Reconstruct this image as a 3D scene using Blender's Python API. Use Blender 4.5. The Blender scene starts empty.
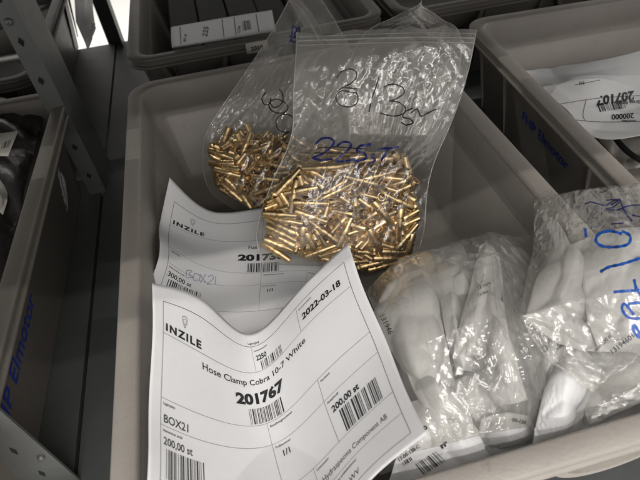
import bpy, bmesh, math, random
import numpy as np
from mathutils import Vector, Matrix
from mathutils.bvhtree import BVHTree

# ------------------------------------------------------------------ camera
sc = bpy.context.scene
col = sc.collection
RC = np.array([[0.96776645, 0.22445186, -0.11423427],
               [-0.23936064, 0.67865748, -0.69435618],
               [-0.07832359, 0.6993178, 0.71050688]])
EYE = np.array([0.0, 0.0, 0.469])
FPX = 508.0
cd = bpy.data.cameras.new('camera')
cam = bpy.data.objects.new('camera', cd)
col.objects.link(cam)
cd.sensor_width = 36.0
cd.lens = FPX / 640 * 36
cd.clip_start = 0.01
cd.clip_end = 60
cd.dof.use_dof = True
cd.dof.focus_distance = 0.46
cd.dof.aperture_fstop = 11.0
M = Matrix([list(RC[i]) + [EYE[i]] for i in range(3)] + [[0, 0, 0, 1]])
cam.matrix_world = M
sc.camera = cam

# ------------------------------------------------------------------ light
world = bpy.data.worlds.new('World')
sc.world = world
world.use_nodes = True
bg = world.node_tree.nodes['Background']
bg.inputs[0].default_value = (1.0, 0.965, 0.945, 1)
bg.inputs[1].default_value = 0.80


def tube_light(name, loc, sx, sy, power, color, target=None):
    ld = bpy.data.lights.new(name, 'AREA')
    ld.shape = 'RECTANGLE'
    ld.size = sx
    ld.size_y = sy
    ld.energy = power
    ld.color = color
    o = bpy.data.objects.new(name, ld)
    col.objects.link(o)
    o.location = loc
    d = Vector(target) - Vector(loc) if target else Vector((0, 0, -1))
    z = -d.normalized()
    x = Vector((1, 0, 0))
    y = z.cross(x).normalized()
    o.matrix_world = Matrix([[x[0], y[0], z[0], loc[0]], [x[1], y[1], z[1], loc[1]], [x[2], y[2], z[2], loc[2]], [0, 0, 0, 1]])
    return o


WARM = (1.0, 0.962, 0.935)
CEIL = 2.0
tube_light('ceiling_lamp', (0.25, 0.085 - 0.593 * (CEIL - 0.47), CEIL), 2.4, 0.03, 13, WARM, (0.25, 0.3, 0))
tube_light('ceiling_lamp', (0.25, 0.085 - 0.80 * (CEIL - 0.47), CEIL), 2.4, 0.03, 15.5, WARM, (0.25, 0.3, 0))
tube_light('ceiling_lamp', (0.2, 0.085 - 1.58 * (CEIL - 0.47), CEIL), 2.4, 0.05, 20, WARM, (0.2, 0.3, 0))
tube_light('ceiling_lamp', (-0.7, 1.50, CEIL), 1.6, 0.3, 230, (1, 0.98, 0.94))

sc.view_settings.view_transform = 'Standard'
sc.view_settings.look = 'None'
sc.view_settings.exposure = 0.3
sc.view_settings.gamma = 1.0
sc.cycles.transparent_max_bounces = 32
sc.cycles.max_bounces = 10
sc.cycles.caustics_reflective = False
sc.cycles.caustics_refractive = False

FIT_TWO = [1021,3801,1487,693,3773,1402,604,3783,1390,920,3826,1507,937,3611,1212,753,3499,950,939,3864,1552,1242,3762,1436,731,3731,1352,407,3829,1386,1342,3510,1058,1181,3665,1314,690,3637,1193,407,3779,1317,538,3678,1211,754,3522,1000,710,3571,1097,988,3697,1246,1061,3906,1513,990,3654,1295,662,3788,1278,954,3618,1242,1033,3695,1366,1264,3626,1126,336,3910,1457,669,3849,1489,1467,3820,1499,1127,3815,1492,560,4009,1636,890,3925,1627,1305,3693,1351,1574,3593,1169,854,3742,1406,1093,3683,1172,1182,3392,792,1086,3528,1088,669,3662,1244,846,3884,1431,359,3773,1293,481,3963,1548,865,3530,1070,1198,3596,1050,1381,3439,902,1449,3595,1196,553,3507,871,884,3476,940,930,3620,1022,1202,3594,1224,632,3526,973,522,3743,1210,781,3723,1146,1050,3521,1097,1232,3667,1338,954,3860,1370,1051,3806,1277,736,3724,1372,541,3491,824,467,3642,1120,1121,3945,1625,1458,3907,1600,737,3511,971,412,3545,878,537,4008,1631,262,3927,1449,387,3548,870,448,3680,1178,880,3665,1016,1064,3636,1300,971,3440,901,1250,3577,1037,412,3746,1269,97,3870,1297,1189,3956,1493,1314,3667,1365,1054,3938,1577,842,3795,1353,1130,3514,1078,1445,3641,1099,518,4020,1610,754,3855,1430,1635,3571,1138,1314,3548,1030,1605,3502,1018,1346,3406,820,455,3687,1201,160,3853,1225,1275,3731,1254,1595,3720,1369,104,3841,1247,361,3668,1107,980,3402,800,698,3553,916,1043,3387,756,708,3442,784,1146,4014,1523,1065,3713,1386,793,3902,1505,535,4078,1641,914,3454,929,1206,3615,996,304,3912,1472,420,3794,1175,1445,3679,1356,1187,3898,1378,352,3632,1034,99,3808,1178,518,3964,1598,555,3866,1274,1198,3992,1570,863,3951,1608,766,3692,1178,486,3644,991,1341,3649,1278,1048,3737,1130,1635,3525,1070,1315,3547,956,1029,3529,880,808,3634,1117,1503,3378,730,1182,3410,838,822,3856,1567,1103,4040,1514,1219,3860,1524,1552,3890,1465,297,4008,1476,543,3819,1338,1281,3364,721,941,3381,708,1415,3358,696,1088,3393,782,1278,3481,741,1186,3500,1068,1402,3572,1193,1135,3677,1011,1252,3830,1302,1560,3744,1417,87,3787,1127,339,3610,983,1283,3651,1206,1591,3614,1066,1523,3751,1436,1231,3926,1423,1259,3510,1093,1334,3500,761,1425,3329,648,1534,3465,940,639,3553,999,963,3658,1005,1078,3899,1402,1358,3723,1325,1473,3479,770,1215,3461,992,1279,3763,1069,1037,3585,1228,663,3987,1647,985,4096,1629,391,4078,1434,548,3777,1404,319,3707,1193,585,3700,982,1182,3434,918,1458,3435,719,924,3471,998,1135,3734,1043,440,3594,855,732,3432,792,927,3436,890,1224,3474,729,322,3593,929,47,3745,1059,1017,3725,1303,1332,3753,1178,1075,3378,777,843,3595,900,780,3855,1318,534,3973,1521,496,3657,1190,416,3971,1293,572,3697,1291,691,4009,1355,1410,3864,1354,1613,3624,1224,856,3923,1216,777,3593,1195,1358,3348,674,1019,3358,658,543,3699,965,727,3442,838,725,3633,1085,452,3629,883,1209,3801,1095,974,3568,1176,755,3895,1596,1026,4055,1467,704,3627,787,892,3501,1041,1390,3811,1292,1617,3599,1153,701,3947,1224,727,3609,1205,535,3563,1044,547,3881,1164,758,3837,1304,1042,3921,1470,642,3502,799,948,3403,688,1326,3588,1225,1528,3861,1241,396,3655,1062,244,3902,1238,1304,3480,1041,1476,3521,751,938,3528,975,697,3534,734,795,3536,1093,604,3752,913,351,3797,1358,99,3960,1198,838,3968,1235,978,3729,1431,1278,3640,865,1182,3572,1184,691,3610,1140,971,3754,1013,655,3569,920,992,3606,947,607,3983,1397,860,3996,1625,1193,3718,1427,1111,3864,1131,1065,3874,1313,744,3773,1263,1596,3919,1580,1630,3776,1274,257,3695,1005,125,3881,1257,1616,3564,1031,1457,3427,763,683,4056,1535,374,3946,1448,520,3897,1290,222,3966,1440,450,3797,1298,769,3913,1277,471,3796,990,540,3756,1321,1391,3389,807,1568,3618,984,676,3603,772,415,3569,988,406,3929,1141,526,3611,1136,654,3805,1472,531,3999,1221,822,3417,825,622,3686,878,1072,3514,913,1406,3577,919,413,3657,875,410,3764,1197,733,4028,1620,1065,4047,1550,1516,3642,1070,1207,3560,953,246,3899,1445,363,3888,1126,372,3993,1487,678,4097,1593,924,3359,694,917,3635,892,1187,3920,1245,1152,3870,1580,820,3695,891,530,3557,1001,899,3654,813,1119,3409,899,925,3815,1011,860,3696,1323,570,3908,1063,645,3686,1309,901,3967,1187,935,3649,1305,1388,3456,777,1053,3429,727,301,3662,983,205,3890,1217,1204,3828,1028,1114,3517,1133,826,3849,1098,664,3804,1393,877,3376,711,818,3655,895,1097,3383,824,1171,3696,935,1160,3750,914,1007,3473,1039,759,3850,1539,951,4081,1380,1321,3413,729,993,3402,641,1053,3719,895,884,3424,900,1471,3784,1116,1655,3732,1398,377,3890,1120,340,3585,975,608,3735,1216,612,3689,879,1336,3993,1384,1589,3785,1474,283,3850,1271,477,3751,1010,1243,3929,1156,1268,3653,1353,365,3873,1184,690,3812,1262,1112,4062,1441,839,3865,1487,1100,3510,823,949,3698,1063,1626,3577,1092,1395,3806,1191,1609,3729,1274,1610,3602,958,170,3711,970,461,3590,840,934,4135,1585,614,4025,1618,1334,3708,1236,1392,3618,913,105,3872,1345,413,4005,1289,1630,3781,1446,1408,3856,1200,675,4005,1517,389,3973,1335,1216,3437,776,1198,3682,1012,1347,3517,802,1569,3595,1048,685,3516,766,381,3632,864,1131,3950,1367,1002,3711,1162,1138,3402,630,1475,3371,664,371,3865,1215,375,4059,1494,901,3760,980,644,3725,1199,730,3532,730,1029,3389,651,1677,3907,1352,1472,3962,1617,784,4000,1461,467,3949,1349,896,4098,1390,718,3809,1410,1119,3816,1379,832,3989,1321,736,3831,1094,1026,3654,1098,1158,3857,1201,1335,3605,1058,666,3710,1095,623,3972,1308,136,3887,1403,398,4083,1310,1045,3683,873,1053,3375,730,1437,3465,931,1424,3780,1057,356,3593,947,628,3796,973,412,3837,1345,669,3928,1141,640,3718,1074,910,3640,882,1239,3898,1286,1448,3671,1144,1136,3758,981,1087,3767,1317,376,3666,846,93,3742,1018,369,3603,1051,581,3843,936,1611,3741,1148,1576,3898,1448,1233,3432,866,986,3621,727,313,3570,936,462,3867,1008,1398,4029,1569,1062,4074,1586,842,3651,848,1020,3409,689,803,3613,1046,623,3899,1088,336,3674,930,301,3901,1181,1452,3345,634,1542,3579,864,866,3589,711,565,3543,863,380,3779,948,54,3754,1039,1522,3700,1114,1195,3711,1022,1441,3996,1537,1572,3840,1265,1098,3810,1314,1396,3972,1332,1317,3576,842,1024,3472,703,443,3947,1213,119,3951,1318,720,3700,890,914,3471,730,1584,3762,1205,1480,3611,919,259,3983,1213,98,3744,1032,910,3700,1200,1161,3843,1023,1405,3353,639,1426,3618,852,1110,3610,1079,908,3883,1057,1371,3528,741,1294,3663,1043,1144,3382,618,872,3564,710,738,3721,1187,1007,3906,1091,496,3765,1037,829,3727,982,475,3698,848,167,3741,987,894,3894,1441,712,3979,1167,772,3929,1476,661,3980,1159,1155,3557,773,998,3714,1031,114,3900,1190,337,3781,962,591,3998,1288,793,4061,1554,1036,3585,733,1293,3382,642,480,3838,1024,783,3794,1170,351,3800,957,614,3607,862,464,3974,1228,471,4090,1548,1077,3948,1538,1071,3968,1198,471,4114,1498,792,4141,1605,849,3798,1191,1175,3828,1099,1014,3424,630,747,3603,741,573,4087,1451,465,3884,1200,1129,3598,754,1390,3395,676,1255,3814,1205,1545,3720,1056,1101,3735,921,784,3683,1034,861,4043,1581,744,4012,1264,1190,4045,1357,1438,3971,1578,1138,3979,1243,1309,3949,1535,868,3502,671,565,3617,771,516,4072,1476,831,4152,1575,1396,3824,1088,1335,3890,1415,1415,3411,695,1159,3619,775,123,3770,1046,449,3861,1007,937,3604,738,1205,3416,646,1240,3740,1318,1107,4023,1185,560,4131,1396,248,3994,1407,688,3752,935,1010,3643,924,919,4129,1527,1050,3905,1307,1081,3803,1174,909,4027,1364,961,3715,1236,1045,4040,1186,1253,3980,1431,951,4112,1514,729,4052,1545,520,4052,1277,1015,3478,721,950,3748,917,157,3925,1194,382,3803,970,869,4185,1674,1178,4116,1550,1306,3715,885,1574,3507,878,1458,3541,799,1642,3708,1031,1643,3992,1522,1316,4076,1481,157,4017,1320,338,3881,1067,678,3713,831,343,3659,851,1667,3815,1242,1437,4014,1394,1365,3674,928,1037,3736,992,386,3778,1032,619,3973,1185,209,4047,1356,367,3910,1089,460,3835,977,555,3595,757,801,3685,800,466,3628,798,729,3590,859,620,3885,988,1616,3780,1130,1469,3627,864,1181,3923,1185,1489,3879,1323,603,4172,1512,306,4073,1379,627,3946,1046,849,3868,1292,1299,3915,1219,1386,3688,982,1661,3825,1255,1446,3771,997,451,3898,1142,716,4031,1310,1205,3926,1476,1037,4056,1210,1338,3960,1472,1178,3969,1172,267,4076,1395,420,3950,1119,1019,3771,866,1285,3560,863,724,3589,733,540,3798,927,986,3827,1026,1138,3939,1309,1596,3578,877,1312,3756,938,901,4087,1493,632,4046,1288,984,3845,1032,804,3638,832,803,3780,1035,476,3857,982,848,4111,1547,605,4084,1311,1081,3621,765,1410,3621,847,1374,4069,1534,1046,4148,1493,1027,3798,950,1347,3698,1004,1552,3990,1447,1232,4032,1338,1380,4035,1390,1592,3844,1204,1329,3735,1021,1106,3936,1182,1037,4155,1526,698,4178,1538,1314,3533,748,1271,3794,962,662,3883,1183,816,3805,890,731,3618,753,1054,3700,821,1399,3973,1287,1571,3767,1078,1208,3685,840,887,3620,748,896,3570,714,749,3807,909,405,4099,1388,476,3944,1094,770,3968,1175,851,3745,932,1142,3905,1136,953,3725,917,638,4125,1395,346,4024,1253,962,3921,1241,715,4129,1350,879,3822,1002,806,4013,1274,1315,3777,959,1541,3864,1198,593,4175,1546,903,4146,1411,1146,3956,1105,827,3850,1159,346,3880,1061,683,3899,1016,954,3718,829,620,3756,875,1513,3699,958,1228,3866,1039,1448,3849,1113,1280,4036,1342,880,4114,1340,578,4157,1491,902,3926,1065,1045,4028,1356,1001,4142,1469,1239,4001,1271,709,3943,1068,701,3707,823,1240,3638,807,1174,3881,1035,721,3991,1133,394,3912,1082,1108,4064,1325,864,4192,1524,1374,3851,1076,1108,3759,886,809,4079,1273,472,4040,1248,830,4048,1219,974,4161,1506,794,3992,1121,1008,4067,1374,487,4008,1190,824,4042,1212,955,3751,858,742,3932,1051,1385,3884,1130,1066,3884,1014,1039,3934,1072,979,3711,822,991,3953,1092,835,3759,861,1148,3835,973,819,3908,1019,1004,4057,1265,797,3920,1032]
FIT_ONE = [73,4849,1029,386,4720,997,62,4720,869,388,4690,962,202,4975,1147,486,4796,1092,211,4865,1017,524,4742,1064,493,4690,992,372,4519,724,-46,4900,1030,-333,5076,1071,448,4582,845,783,4532,865,-388,5164,1121,-80,5022,1141,-79,5061,1177,-345,5266,1231,-9,4630,697,275,4657,883,50,5111,1185,370,5040,1278,-125,4865,952,-12,4645,719,988,4558,914,652,4610,936,-315,5138,1073,-36,4946,1092,-99,4728,788,-288,4950,964,583,4849,1189,835,4742,989,-72,4748,730,146,4779,990,73,5049,1233,-167,5056,991,363,4644,715,449,4725,1034,-247,5068,1007,-24,4823,929,520,4373,539,502,4554,826,-54,4797,774,-235,4957,1013,814,4537,879,741,4359,599,648,4896,1150,368,4820,973,-60,4848,992,130,5113,1088,267,4624,721,226,4832,987,176,5241,1373,-5,5108,1117,574,4527,810,575,4351,520,286,4593,812,-3,4690,661,340,4454,619,313,4709,842,494,4785,1000,523,4568,740,-345,5227,1099,-323,4929,936,7,4870,1059,235,5122,1077,1143,4420,751,820,4496,825,761,4724,1098,953,4990,1188,452,4476,714,467,4772,882,647,4314,490,723,4475,779,-324,4913,910,-73,4774,727,725,4490,813,434,4569,656,-265,5098,977,-7,5102,1197,599,4573,905,704,4884,994,870,4537,796,534,4585,797,949,4613,1009,668,4772,902,535,5108,1097,286,4896,1190,712,4334,537,918,4449,781,661,4701,1073,486,4791,796,209,4795,834,206,4514,643,313,4951,1088,403,5205,1296,921,4698,961,950,4915,1221,304,5136,1037,254,4803,1084,685,4630,973,768,4951,1049,237,5229,1242,215,4943,1060,-34,4704,677,140,4857,926,119,5241,1064,199,4941,1204,-321,5172,1200,-60,5135,985,494,4585,902,709,4847,882,54,5136,1318,-131,5330,1109,308,4604,851,561,4612,624,717,4551,771,612,4346,521,501,4993,1172,343,4851,906,1085,4582,943,798,4764,942,54,5334,1192,258,5078,1283,410,4770,998,363,4688,671,3,4797,972,-15,4830,634,-204,5092,961,-19,4823,865,453,4920,993,765,4847,1105,16,5243,1399,78,5230,1065,-40,5211,1050,-277,5259,1290,649,4702,796,933,4610,958,-92,5163,908,20,4944,1143,452,4674,716,740,4607,885,-289,4903,846,-341,5189,1021,22,4837,1036,-35,4976,731,858,4611,809,1003,4345,655,-199,5177,1263,42,5412,1215,151,4895,691,188,4730,986,849,4562,870,1114,4459,683,526,4436,530,226,4553,639,709,4984,965,528,4703,1030,181,4905,997,436,4780,809,-177,5106,930,-336,5249,1195,282,4951,1210,298,5273,1103,652,4944,1131,960,4834,1037,574,4656,700,855,4573,873,76,4842,804,-247,4939,846,189,5313,1206,27,5031,1106,90,4868,1029,-86,5074,824,773,4595,780,711,4364,538,144,5144,1016,-130,5185,1213,218,4830,688,281,4496,696,1012,4409,620,700,4314,524,1010,4476,859,834,4765,826,241,4872,690,2,4679,836,138,4677,863,48,4778,551,377,4464,685,447,4795,720,859,4628,719,1126,4493,882,247,5118,996,322,4789,960,352,4672,898,184,4921,739,23,5087,817,85,4795,980,-303,5312,1288,-236,5230,965,816,4660,826,804,4405,601,594,5084,956,452,4843,1150,139,4873,682,151,4533,690,-223,5020,697,-271,4990,1032,147,4596,628,484,4630,657,890,4960,933,849,4639,1038,847,4651,735,919,4333,639,-114,5162,1096,177,5037,973,749,4646,938,518,4805,745,472,4440,691,304,4691,534,279,5313,1216,-52,5285,1289,440,4395,585,699,4613,621,564,5000,1082,242,5106,1103,250,5282,1297,427,5073,1095,315,4608,678,313,4896,860,1017,4482,715,753,4384,525,336,4888,720,133,4843,989,734,4626,734,557,4416,534,-237,5330,1110,-58,5431,1380,52,5124,850,182,4903,1073,984,4789,829,1122,4727,1134,874,5027,1090,545,4990,1166,553,4989,889,316,4750,934,-160,4885,751,79,4683,620,-103,5108,1153,-271,5378,1032,-262,4942,927,36,5013,779,637,4661,590,394,4426,630,401,4506,557,115,4682,609,176,5140,945,-113,4969,991,630,4747,627,634,4423,731,739,4316,481,462,4510,513,893,4766,1095,700,4950,884,14,4826,865,267,5052,888,-281,5213,1015,-175,4961,813,410,4691,630,74,4642,644,492,4831,815,210,4956,958,343,4787,770,666,4681,777,152,4876,879,-2,4771,594,240,4913,1015,162,5244,1027,674,5057,960,474,5036,1234,821,4694,745,1114,4577,871,135,4905,967,-81,5147,865,80,5360,1139,-243,5304,1229,855,4857,844,1020,4565,897,-77,5008,880,-197,5264,1069,1154,4582,945,924,4776,787,340,4913,1089,352,4971,754,867,4710,918,661,4651,653,0,5126,948,-10,5313,1232,-279,4960,810,-326,5254,975,977,4700,908,897,4988,1071,486,4828,733,595,4513,671,824,4695,761,679,4452,572,904,4773,907,585,4891,928,931,4821,831,1110,4799,1119,-303,5339,1177,-50,5529,1301,450,4549,521,762,4415,542,779,4541,592,1090,4421,658,410,4788,895,730,4894,850,1211,4875,1089,1124,4658,843,561,4760,706,823,4748,921,-256,5469,1183,-344,5195,1002,136,4731,745,455,4846,718,150,5158,1128,410,5347,1237,313,5026,892,612,4893,988,574,4560,549,892,4447,591,-146,5192,924,-138,4892,764,166,4885,927,225,5216,974,1145,4553,827,862,4685,692,-21,4854,612,-270,4968,812,167,5078,924,13,4843,732,19,4865,665,251,4940,901,837,4630,653,1139,4514,759,504,4932,711,532,4837,1036,422,4754,671,89,4712,615,-3,5403,1297,-248,5388,1062,309,5008,1039,623,5015,908,425,4497,577,601,4778,653,-293,5031,787,-155,5256,1002,1164,4619,853,866,4731,733,-168,5140,797,-37,4830,748,648,5156,1262,882,5067,1032,393,4562,518,107,4739,568,473,5244,1217,471,5032,952,151,5435,1379,204,5301,1071,604,4894,794,644,5021,1107,405,5045,992,429,5304,1211,556,4690,665,845,4767,826,1038,4945,1031,1103,4676,833,973,4525,658,665,4663,618,644,5117,1117,843,4909,937,480,4849,793,814,4809,842,714,5148,981,471,5120,1217,362,5285,1162,349,5030,937,310,4736,581,577,4530,537,-33,4857,689,139,5090,865,52,5389,1336,177,5346,1022,-21,5373,1078,245,5161,1081,34,5131,861,-161,5295,1085,164,5173,952,-83,5332,1123,525,4799,653,405,4518,503,811,5025,1008,576,5205,1175,-225,5446,1156,97,5477,1263,479,4897,697,414,4579,595,247,4944,845,550,4850,722,219,5037,840,299,4766,651,-98,4977,696,133,4758,577,293,4665,547,59,4892,644,-151,5009,717,-321,5234,906,-73,5279,1045,156,5100,869,896,5136,1152,964,4892,925,533,5222,1188,516,5058,891,-105,5435,1143,203,5483,1279,85,4931,735,262,5144,933,297,4937,748,303,5157,1007,407,5171,1011,483,4909,808,-338,5312,1007,1,5300,973,-42,5200,868,-355,5287,968,-221,5352,1031,88,5423,1155,608,4855,715,881,4654,690,-205,4970,697,119,5054,754,518,4849,685,796,4656,656,-7,4952,679,-139,5203,867,309,4839,634,-11,4946,675,829,5156,1126,507,5263,1105,361,5207,997,418,4937,799,347,5148,866,220,5283,1151,260,4759,585,106,5025,731,651,4943,796,924,4742,774,100,5447,1186,422,5340,1160,881,4713,730,606,4911,755,462,4944,732,266,4721,567,291,5315,1055,597,5282,1200,486,5087,897,592,4816,721,421,4726,593,254,4992,724,-60,5198,866,76,4950,678,647,5065,905,918,4864,866,937,4980,985,628,5117,950,875,4849,828,598,5042,862,-154,5282,950,155,5171,860,-74,5354,1036,237,5245,954,245,4898,660,97,5151,833,603,5239,1102,575,5030,836,499,5230,1038,171,5318,1022,26,5120,802,339,5000,745,291,5175,891,-18,5294,968,419,5070,820,543,5243,1085,312,4959,709,633,4978,819,436,4996,765,138,5146,833,186,5172,865,485,5023,803]
FR_TWO = [[0.07342, 0.35151, 0.08189], [0.9494, -0.23579, -0.20747], [0.30323, 0.516, 0.80112], [-0.08184, -0.8235, 0.56139]]
FR_ONE = [[0.01205, 0.45992, 0.06186], [0.8919, -0.42395, -0.15742], [0.40431, 0.59157, 0.69755], [-0.20259, -0.68579, 0.69903]]
LAB_ONE = [[[-0.0785, 0.2544, 0.1834], [-0.0557, 0.2604, 0.1405], [-0.0284, 0.256, 0.0975], [0.0163, 0.2615, 0.1284], [0.061, 0.2659, 0.1658]], [[-0.0807, 0.2309, 0.1779], [-0.0593, 0.2322, 0.1336], [-0.0278, 0.2316, 0.0953], [0.0155, 0.2375, 0.1278], [0.06, 0.2424, 0.1637]], [[-0.0855, 0.1855, 0.1701], [-0.0623, 0.1847, 0.1265], [-0.0267, 0.1864, 0.0934], [0.0182, 0.1932, 0.1261], [0.0611, 0.1983, 0.1632]], [[-0.0863, 0.1669, 0.1698], [-0.0634, 0.1664, 0.1258], [-0.0256, 0.1682, 0.095], [0.0186, 0.1746, 0.1266], [0.0611, 0.1803, 0.1646]], [[-0.0868, 0.1314, 0.1715], [-0.0646, 0.1307, 0.1264], [-0.0225, 0.1326, 0.1017], [0.0207, 0.1404, 0.1338], [0.0593, 0.1454, 0.173]], [[-0.092, 0.0926, 0.1682], [-0.0652, 0.0922, 0.1263], [-0.0183, 0.0933, 0.1087], [0.0207, 0.1066, 0.1458], [0.0574, 0.1117, 0.188]]]
LAB_TWO = [[[-0.082, 0.4563, 0.1132], [-0.0462, 0.4491, 0.076], [0.0089, 0.4397, 0.0723], [0.0634, 0.4274, 0.0643], [0.1202, 0.4118, 0.0618]], [[-0.0914, 0.4353, 0.0998], [-0.0503, 0.4279, 0.0691], [0.0028, 0.4195, 0.0612], [0.0579, 0.405, 0.0621], [0.1139, 0.3894, 0.0649]], [[-0.0913, 0.3909, 0.1098], [-0.0574, 0.3841, 0.0703], [-0.0066, 0.3757, 0.055], [0.0453, 0.3596, 0.0597], [0.1016, 0.3452, 0.0721]], [[-0.0932, 0.3707, 0.1082], [-0.0609, 0.3652, 0.0686], [-0.0102, 0.3574, 0.0577], [0.0411, 0.3403, 0.0647], [0.0957, 0.3258, 0.0756]], [[-0.1065, 0.3345, 0.1027], [-0.0662, 0.3282, 0.0727], [-0.0172, 0.3207, 0.0613], [0.0284, 0.3027, 0.0747], [0.0854, 0.2885, 0.0821]], [[-0.1178, 0.2959, 0.0956], [-0.0747, 0.2888, 0.069], [-0.0293, 0.2822, 0.0469], [0.0204, 0.263, 0.0677], [0.0742, 0.2495, 0.087]]]



# ------------------------------------------------------------------ pixel rays to real points
def ray(px, py):
    return RC @ np.array([(px - 320) / FPX, -(py - 240) / FPX, -1.0])


def atz(px, py, z):
    d = ray(px, py)
    return EYE + d * ((z - EYE[2]) / d[2])


def att(px, py, t):
    return EYE + ray(px, py) * t


# ------------------------------------------------------------------ object helpers
def link(name, me, parent=None):
    o = bpy.data.objects.new(name, me)
    col.objects.link(o)
    if parent:
        o.parent = parent
    return o


def tag(o, label=None, cat=None, group=None, kind=None):
    if label: o['label'] = label
    if cat: o['category'] = cat
    if group: o['group'] = group
    if kind: o['kind'] = kind
    return o


def empty(name, loc, label, cat, group=None):
    o = bpy.data.objects.new(name, None)
    col.objects.link(o)
    o.location = loc
    o.empty_display_size = .02
    return tag(o, label, cat, group)


def mesh(name, V, F, mat, parent=None, smooth=True, local=True):
    """V in world coordinates; if parented, made relative to the parent's location"""
    me = bpy.data.meshes.new(name)
    V = np.asarray(V, float)
    if parent is not None and local:
        p = parent
        off = np.zeros(3)
        while p is not None:
            off += np.array(p.location)
            p = p.parent
        V = V - off
    me.from_pydata(V.tolist(), [], [list(map(int, f)) for f in F])
    me.update()
    if mat: me.materials.append(mat)
    if smooth:
        me.polygons.foreach_set('use_smooth', [True] * len(me.polygons))
    return link(name, me, parent)


class MB:
    def __init__(s):
        s.V = []; s.F = []

    def add(s, V, F):
        n = len(s.V)
        s.V += [tuple(v) for v in V]
        s.F += [tuple(i + n for i in f) for f in F]

    def box(s, lo, hi):
        x0, y0, z0 = lo; x1, y1, z1 = hi
        s.add([(x0, y0, z0), (x1, y0, z0), (x1, y1, z0), (x0, y1, z0), (x0, y0, z1), (x1, y0, z1), (x1, y1, z1), (x0, y1, z1)],
              [(0, 3, 2, 1), (4, 5, 6, 7), (0, 1, 5, 4), (1, 2, 6, 5), (2, 3, 7, 6), (3, 0, 4, 7)])

    def build(s, name, mat, parent=None, smooth=False, bevel=0):
        o = mesh(name, s.V, s.F, mat, parent, smooth)
        if bevel:
            m = o.modifiers.new('bevel', 'BEVEL'); m.width = bevel; m.segments = 2; m.limit_method = 'ANGLE'
        return o


# ------------------------------------------------------------------ materials
def newmat(name):
    m = bpy.data.materials.new(name)
    m.use_nodes = True
    nt = m.node_tree
    for n in list(nt.nodes): nt.nodes.remove(n)
    out = nt.nodes.new('ShaderNodeOutputMaterial')
    return m, nt, out


def node(nt, t, **kw):
    n = nt.nodes.new(t)
    for k, v in kw.items():
        if k.startswith('i_'):
            n.inputs[k[2:].replace('_', ' ')].default_value = v
        else:
            setattr(n, k, v)
    return n


def noise(nt, scale, detail=4, rough=.6, coord=None):
    tc = coord or nt.nodes.new('ShaderNodeTexCoord')
    n = node(nt, 'ShaderNodeTexNoise')
    n.inputs['Scale'].default_value = scale
    n.inputs['Detail'].default_value = detail
    n.inputs['Roughness'].default_value = rough
    nt.links.new(tc.outputs['Object'], n.inputs['Vector'])
    return n


def plain(name, color, rough=.5, metallic=0., var=.15, vscale=12, bump=0., bscale=300, dirt=None, spec=.5, rvar=.1):
    m, nt, out = newmat(name)
    b = node(nt, 'ShaderNodeBsdfPrincipled')
    b.inputs['Metallic'].default_value = metallic
    b.inputs['Specular IOR Level'].default_value = spec
    n1 = noise(nt, vscale, 6, .65)
    r = node(nt, 'ShaderNodeValToRGB')
    c = Vector(color)
    r.color_ramp.elements[0].position = .3
    r.color_ramp.elements[1].position = .7
    r.color_ramp.elements[0].color = (*(c * (1 - var)), 1)
    r.color_ramp.elements[1].color = (*(c * (1 + var)), 1)
    nt.links.new(n1.outputs['Fac'], r.inputs['Fac'])
    last = r.outputs['Color']
    if dirt:
        n2 = noise(nt, dirt[1], 8, .75)
        r2 = node(nt, 'ShaderNodeValToRGB')
        r2.color_ramp.elements[0].position = dirt[2]
        r2.color_ramp.elements[1].position = dirt[2] + .12
        r2.color_ramp.elements[0].color = (0, 0, 0, 1)
        mx = node(nt, 'ShaderNodeMixRGB')
        nt.links.new(n2.outputs['Fac'], r2.inputs['Fac'])
        ml = node(nt, 'ShaderNodeMath', operation='MULTIPLY')
        ml.inputs[1].default_value = dirt[3]
        nt.links.new(r2.outputs['Color'], ml.inputs[0])
        nt.links.new(ml.outputs[0], mx.inputs['Fac'])
        nt.links.new(last, mx.inputs['Color1'])
        mx.inputs['Color2'].default_value = (*dirt[0], 1)
        last = mx.outputs['Color']
    nt.links.new(last, b.inputs['Base Color'])
    mr = node(nt, 'ShaderNodeMapRange')
    mr.inputs['To Min'].default_value = max(0, rough - rvar)
    mr.inputs['To Max'].default_value = min(1, rough + rvar)
    n3 = noise(nt, vscale * 3, 5, .7)
    nt.links.new(n3.outputs['Fac'], mr.inputs['Value'])
    nt.links.new(mr.outputs[0], b.inputs['Roughness'])
    if bump:
        n4 = noise(nt, bscale, 4, .6)
        bp = node(nt, 'ShaderNodeBump')
        bp.inputs['Strength'].default_value = bump
        bp.inputs['Distance'].default_value = .001
        nt.links.new(n4.outputs['Fac'], bp.inputs['Height'])
        nt.links.new(bp.outputs[0], b.inputs['Normal'])
    nt.links.new(b.outputs[0], out.inputs[0])
    return m


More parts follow.
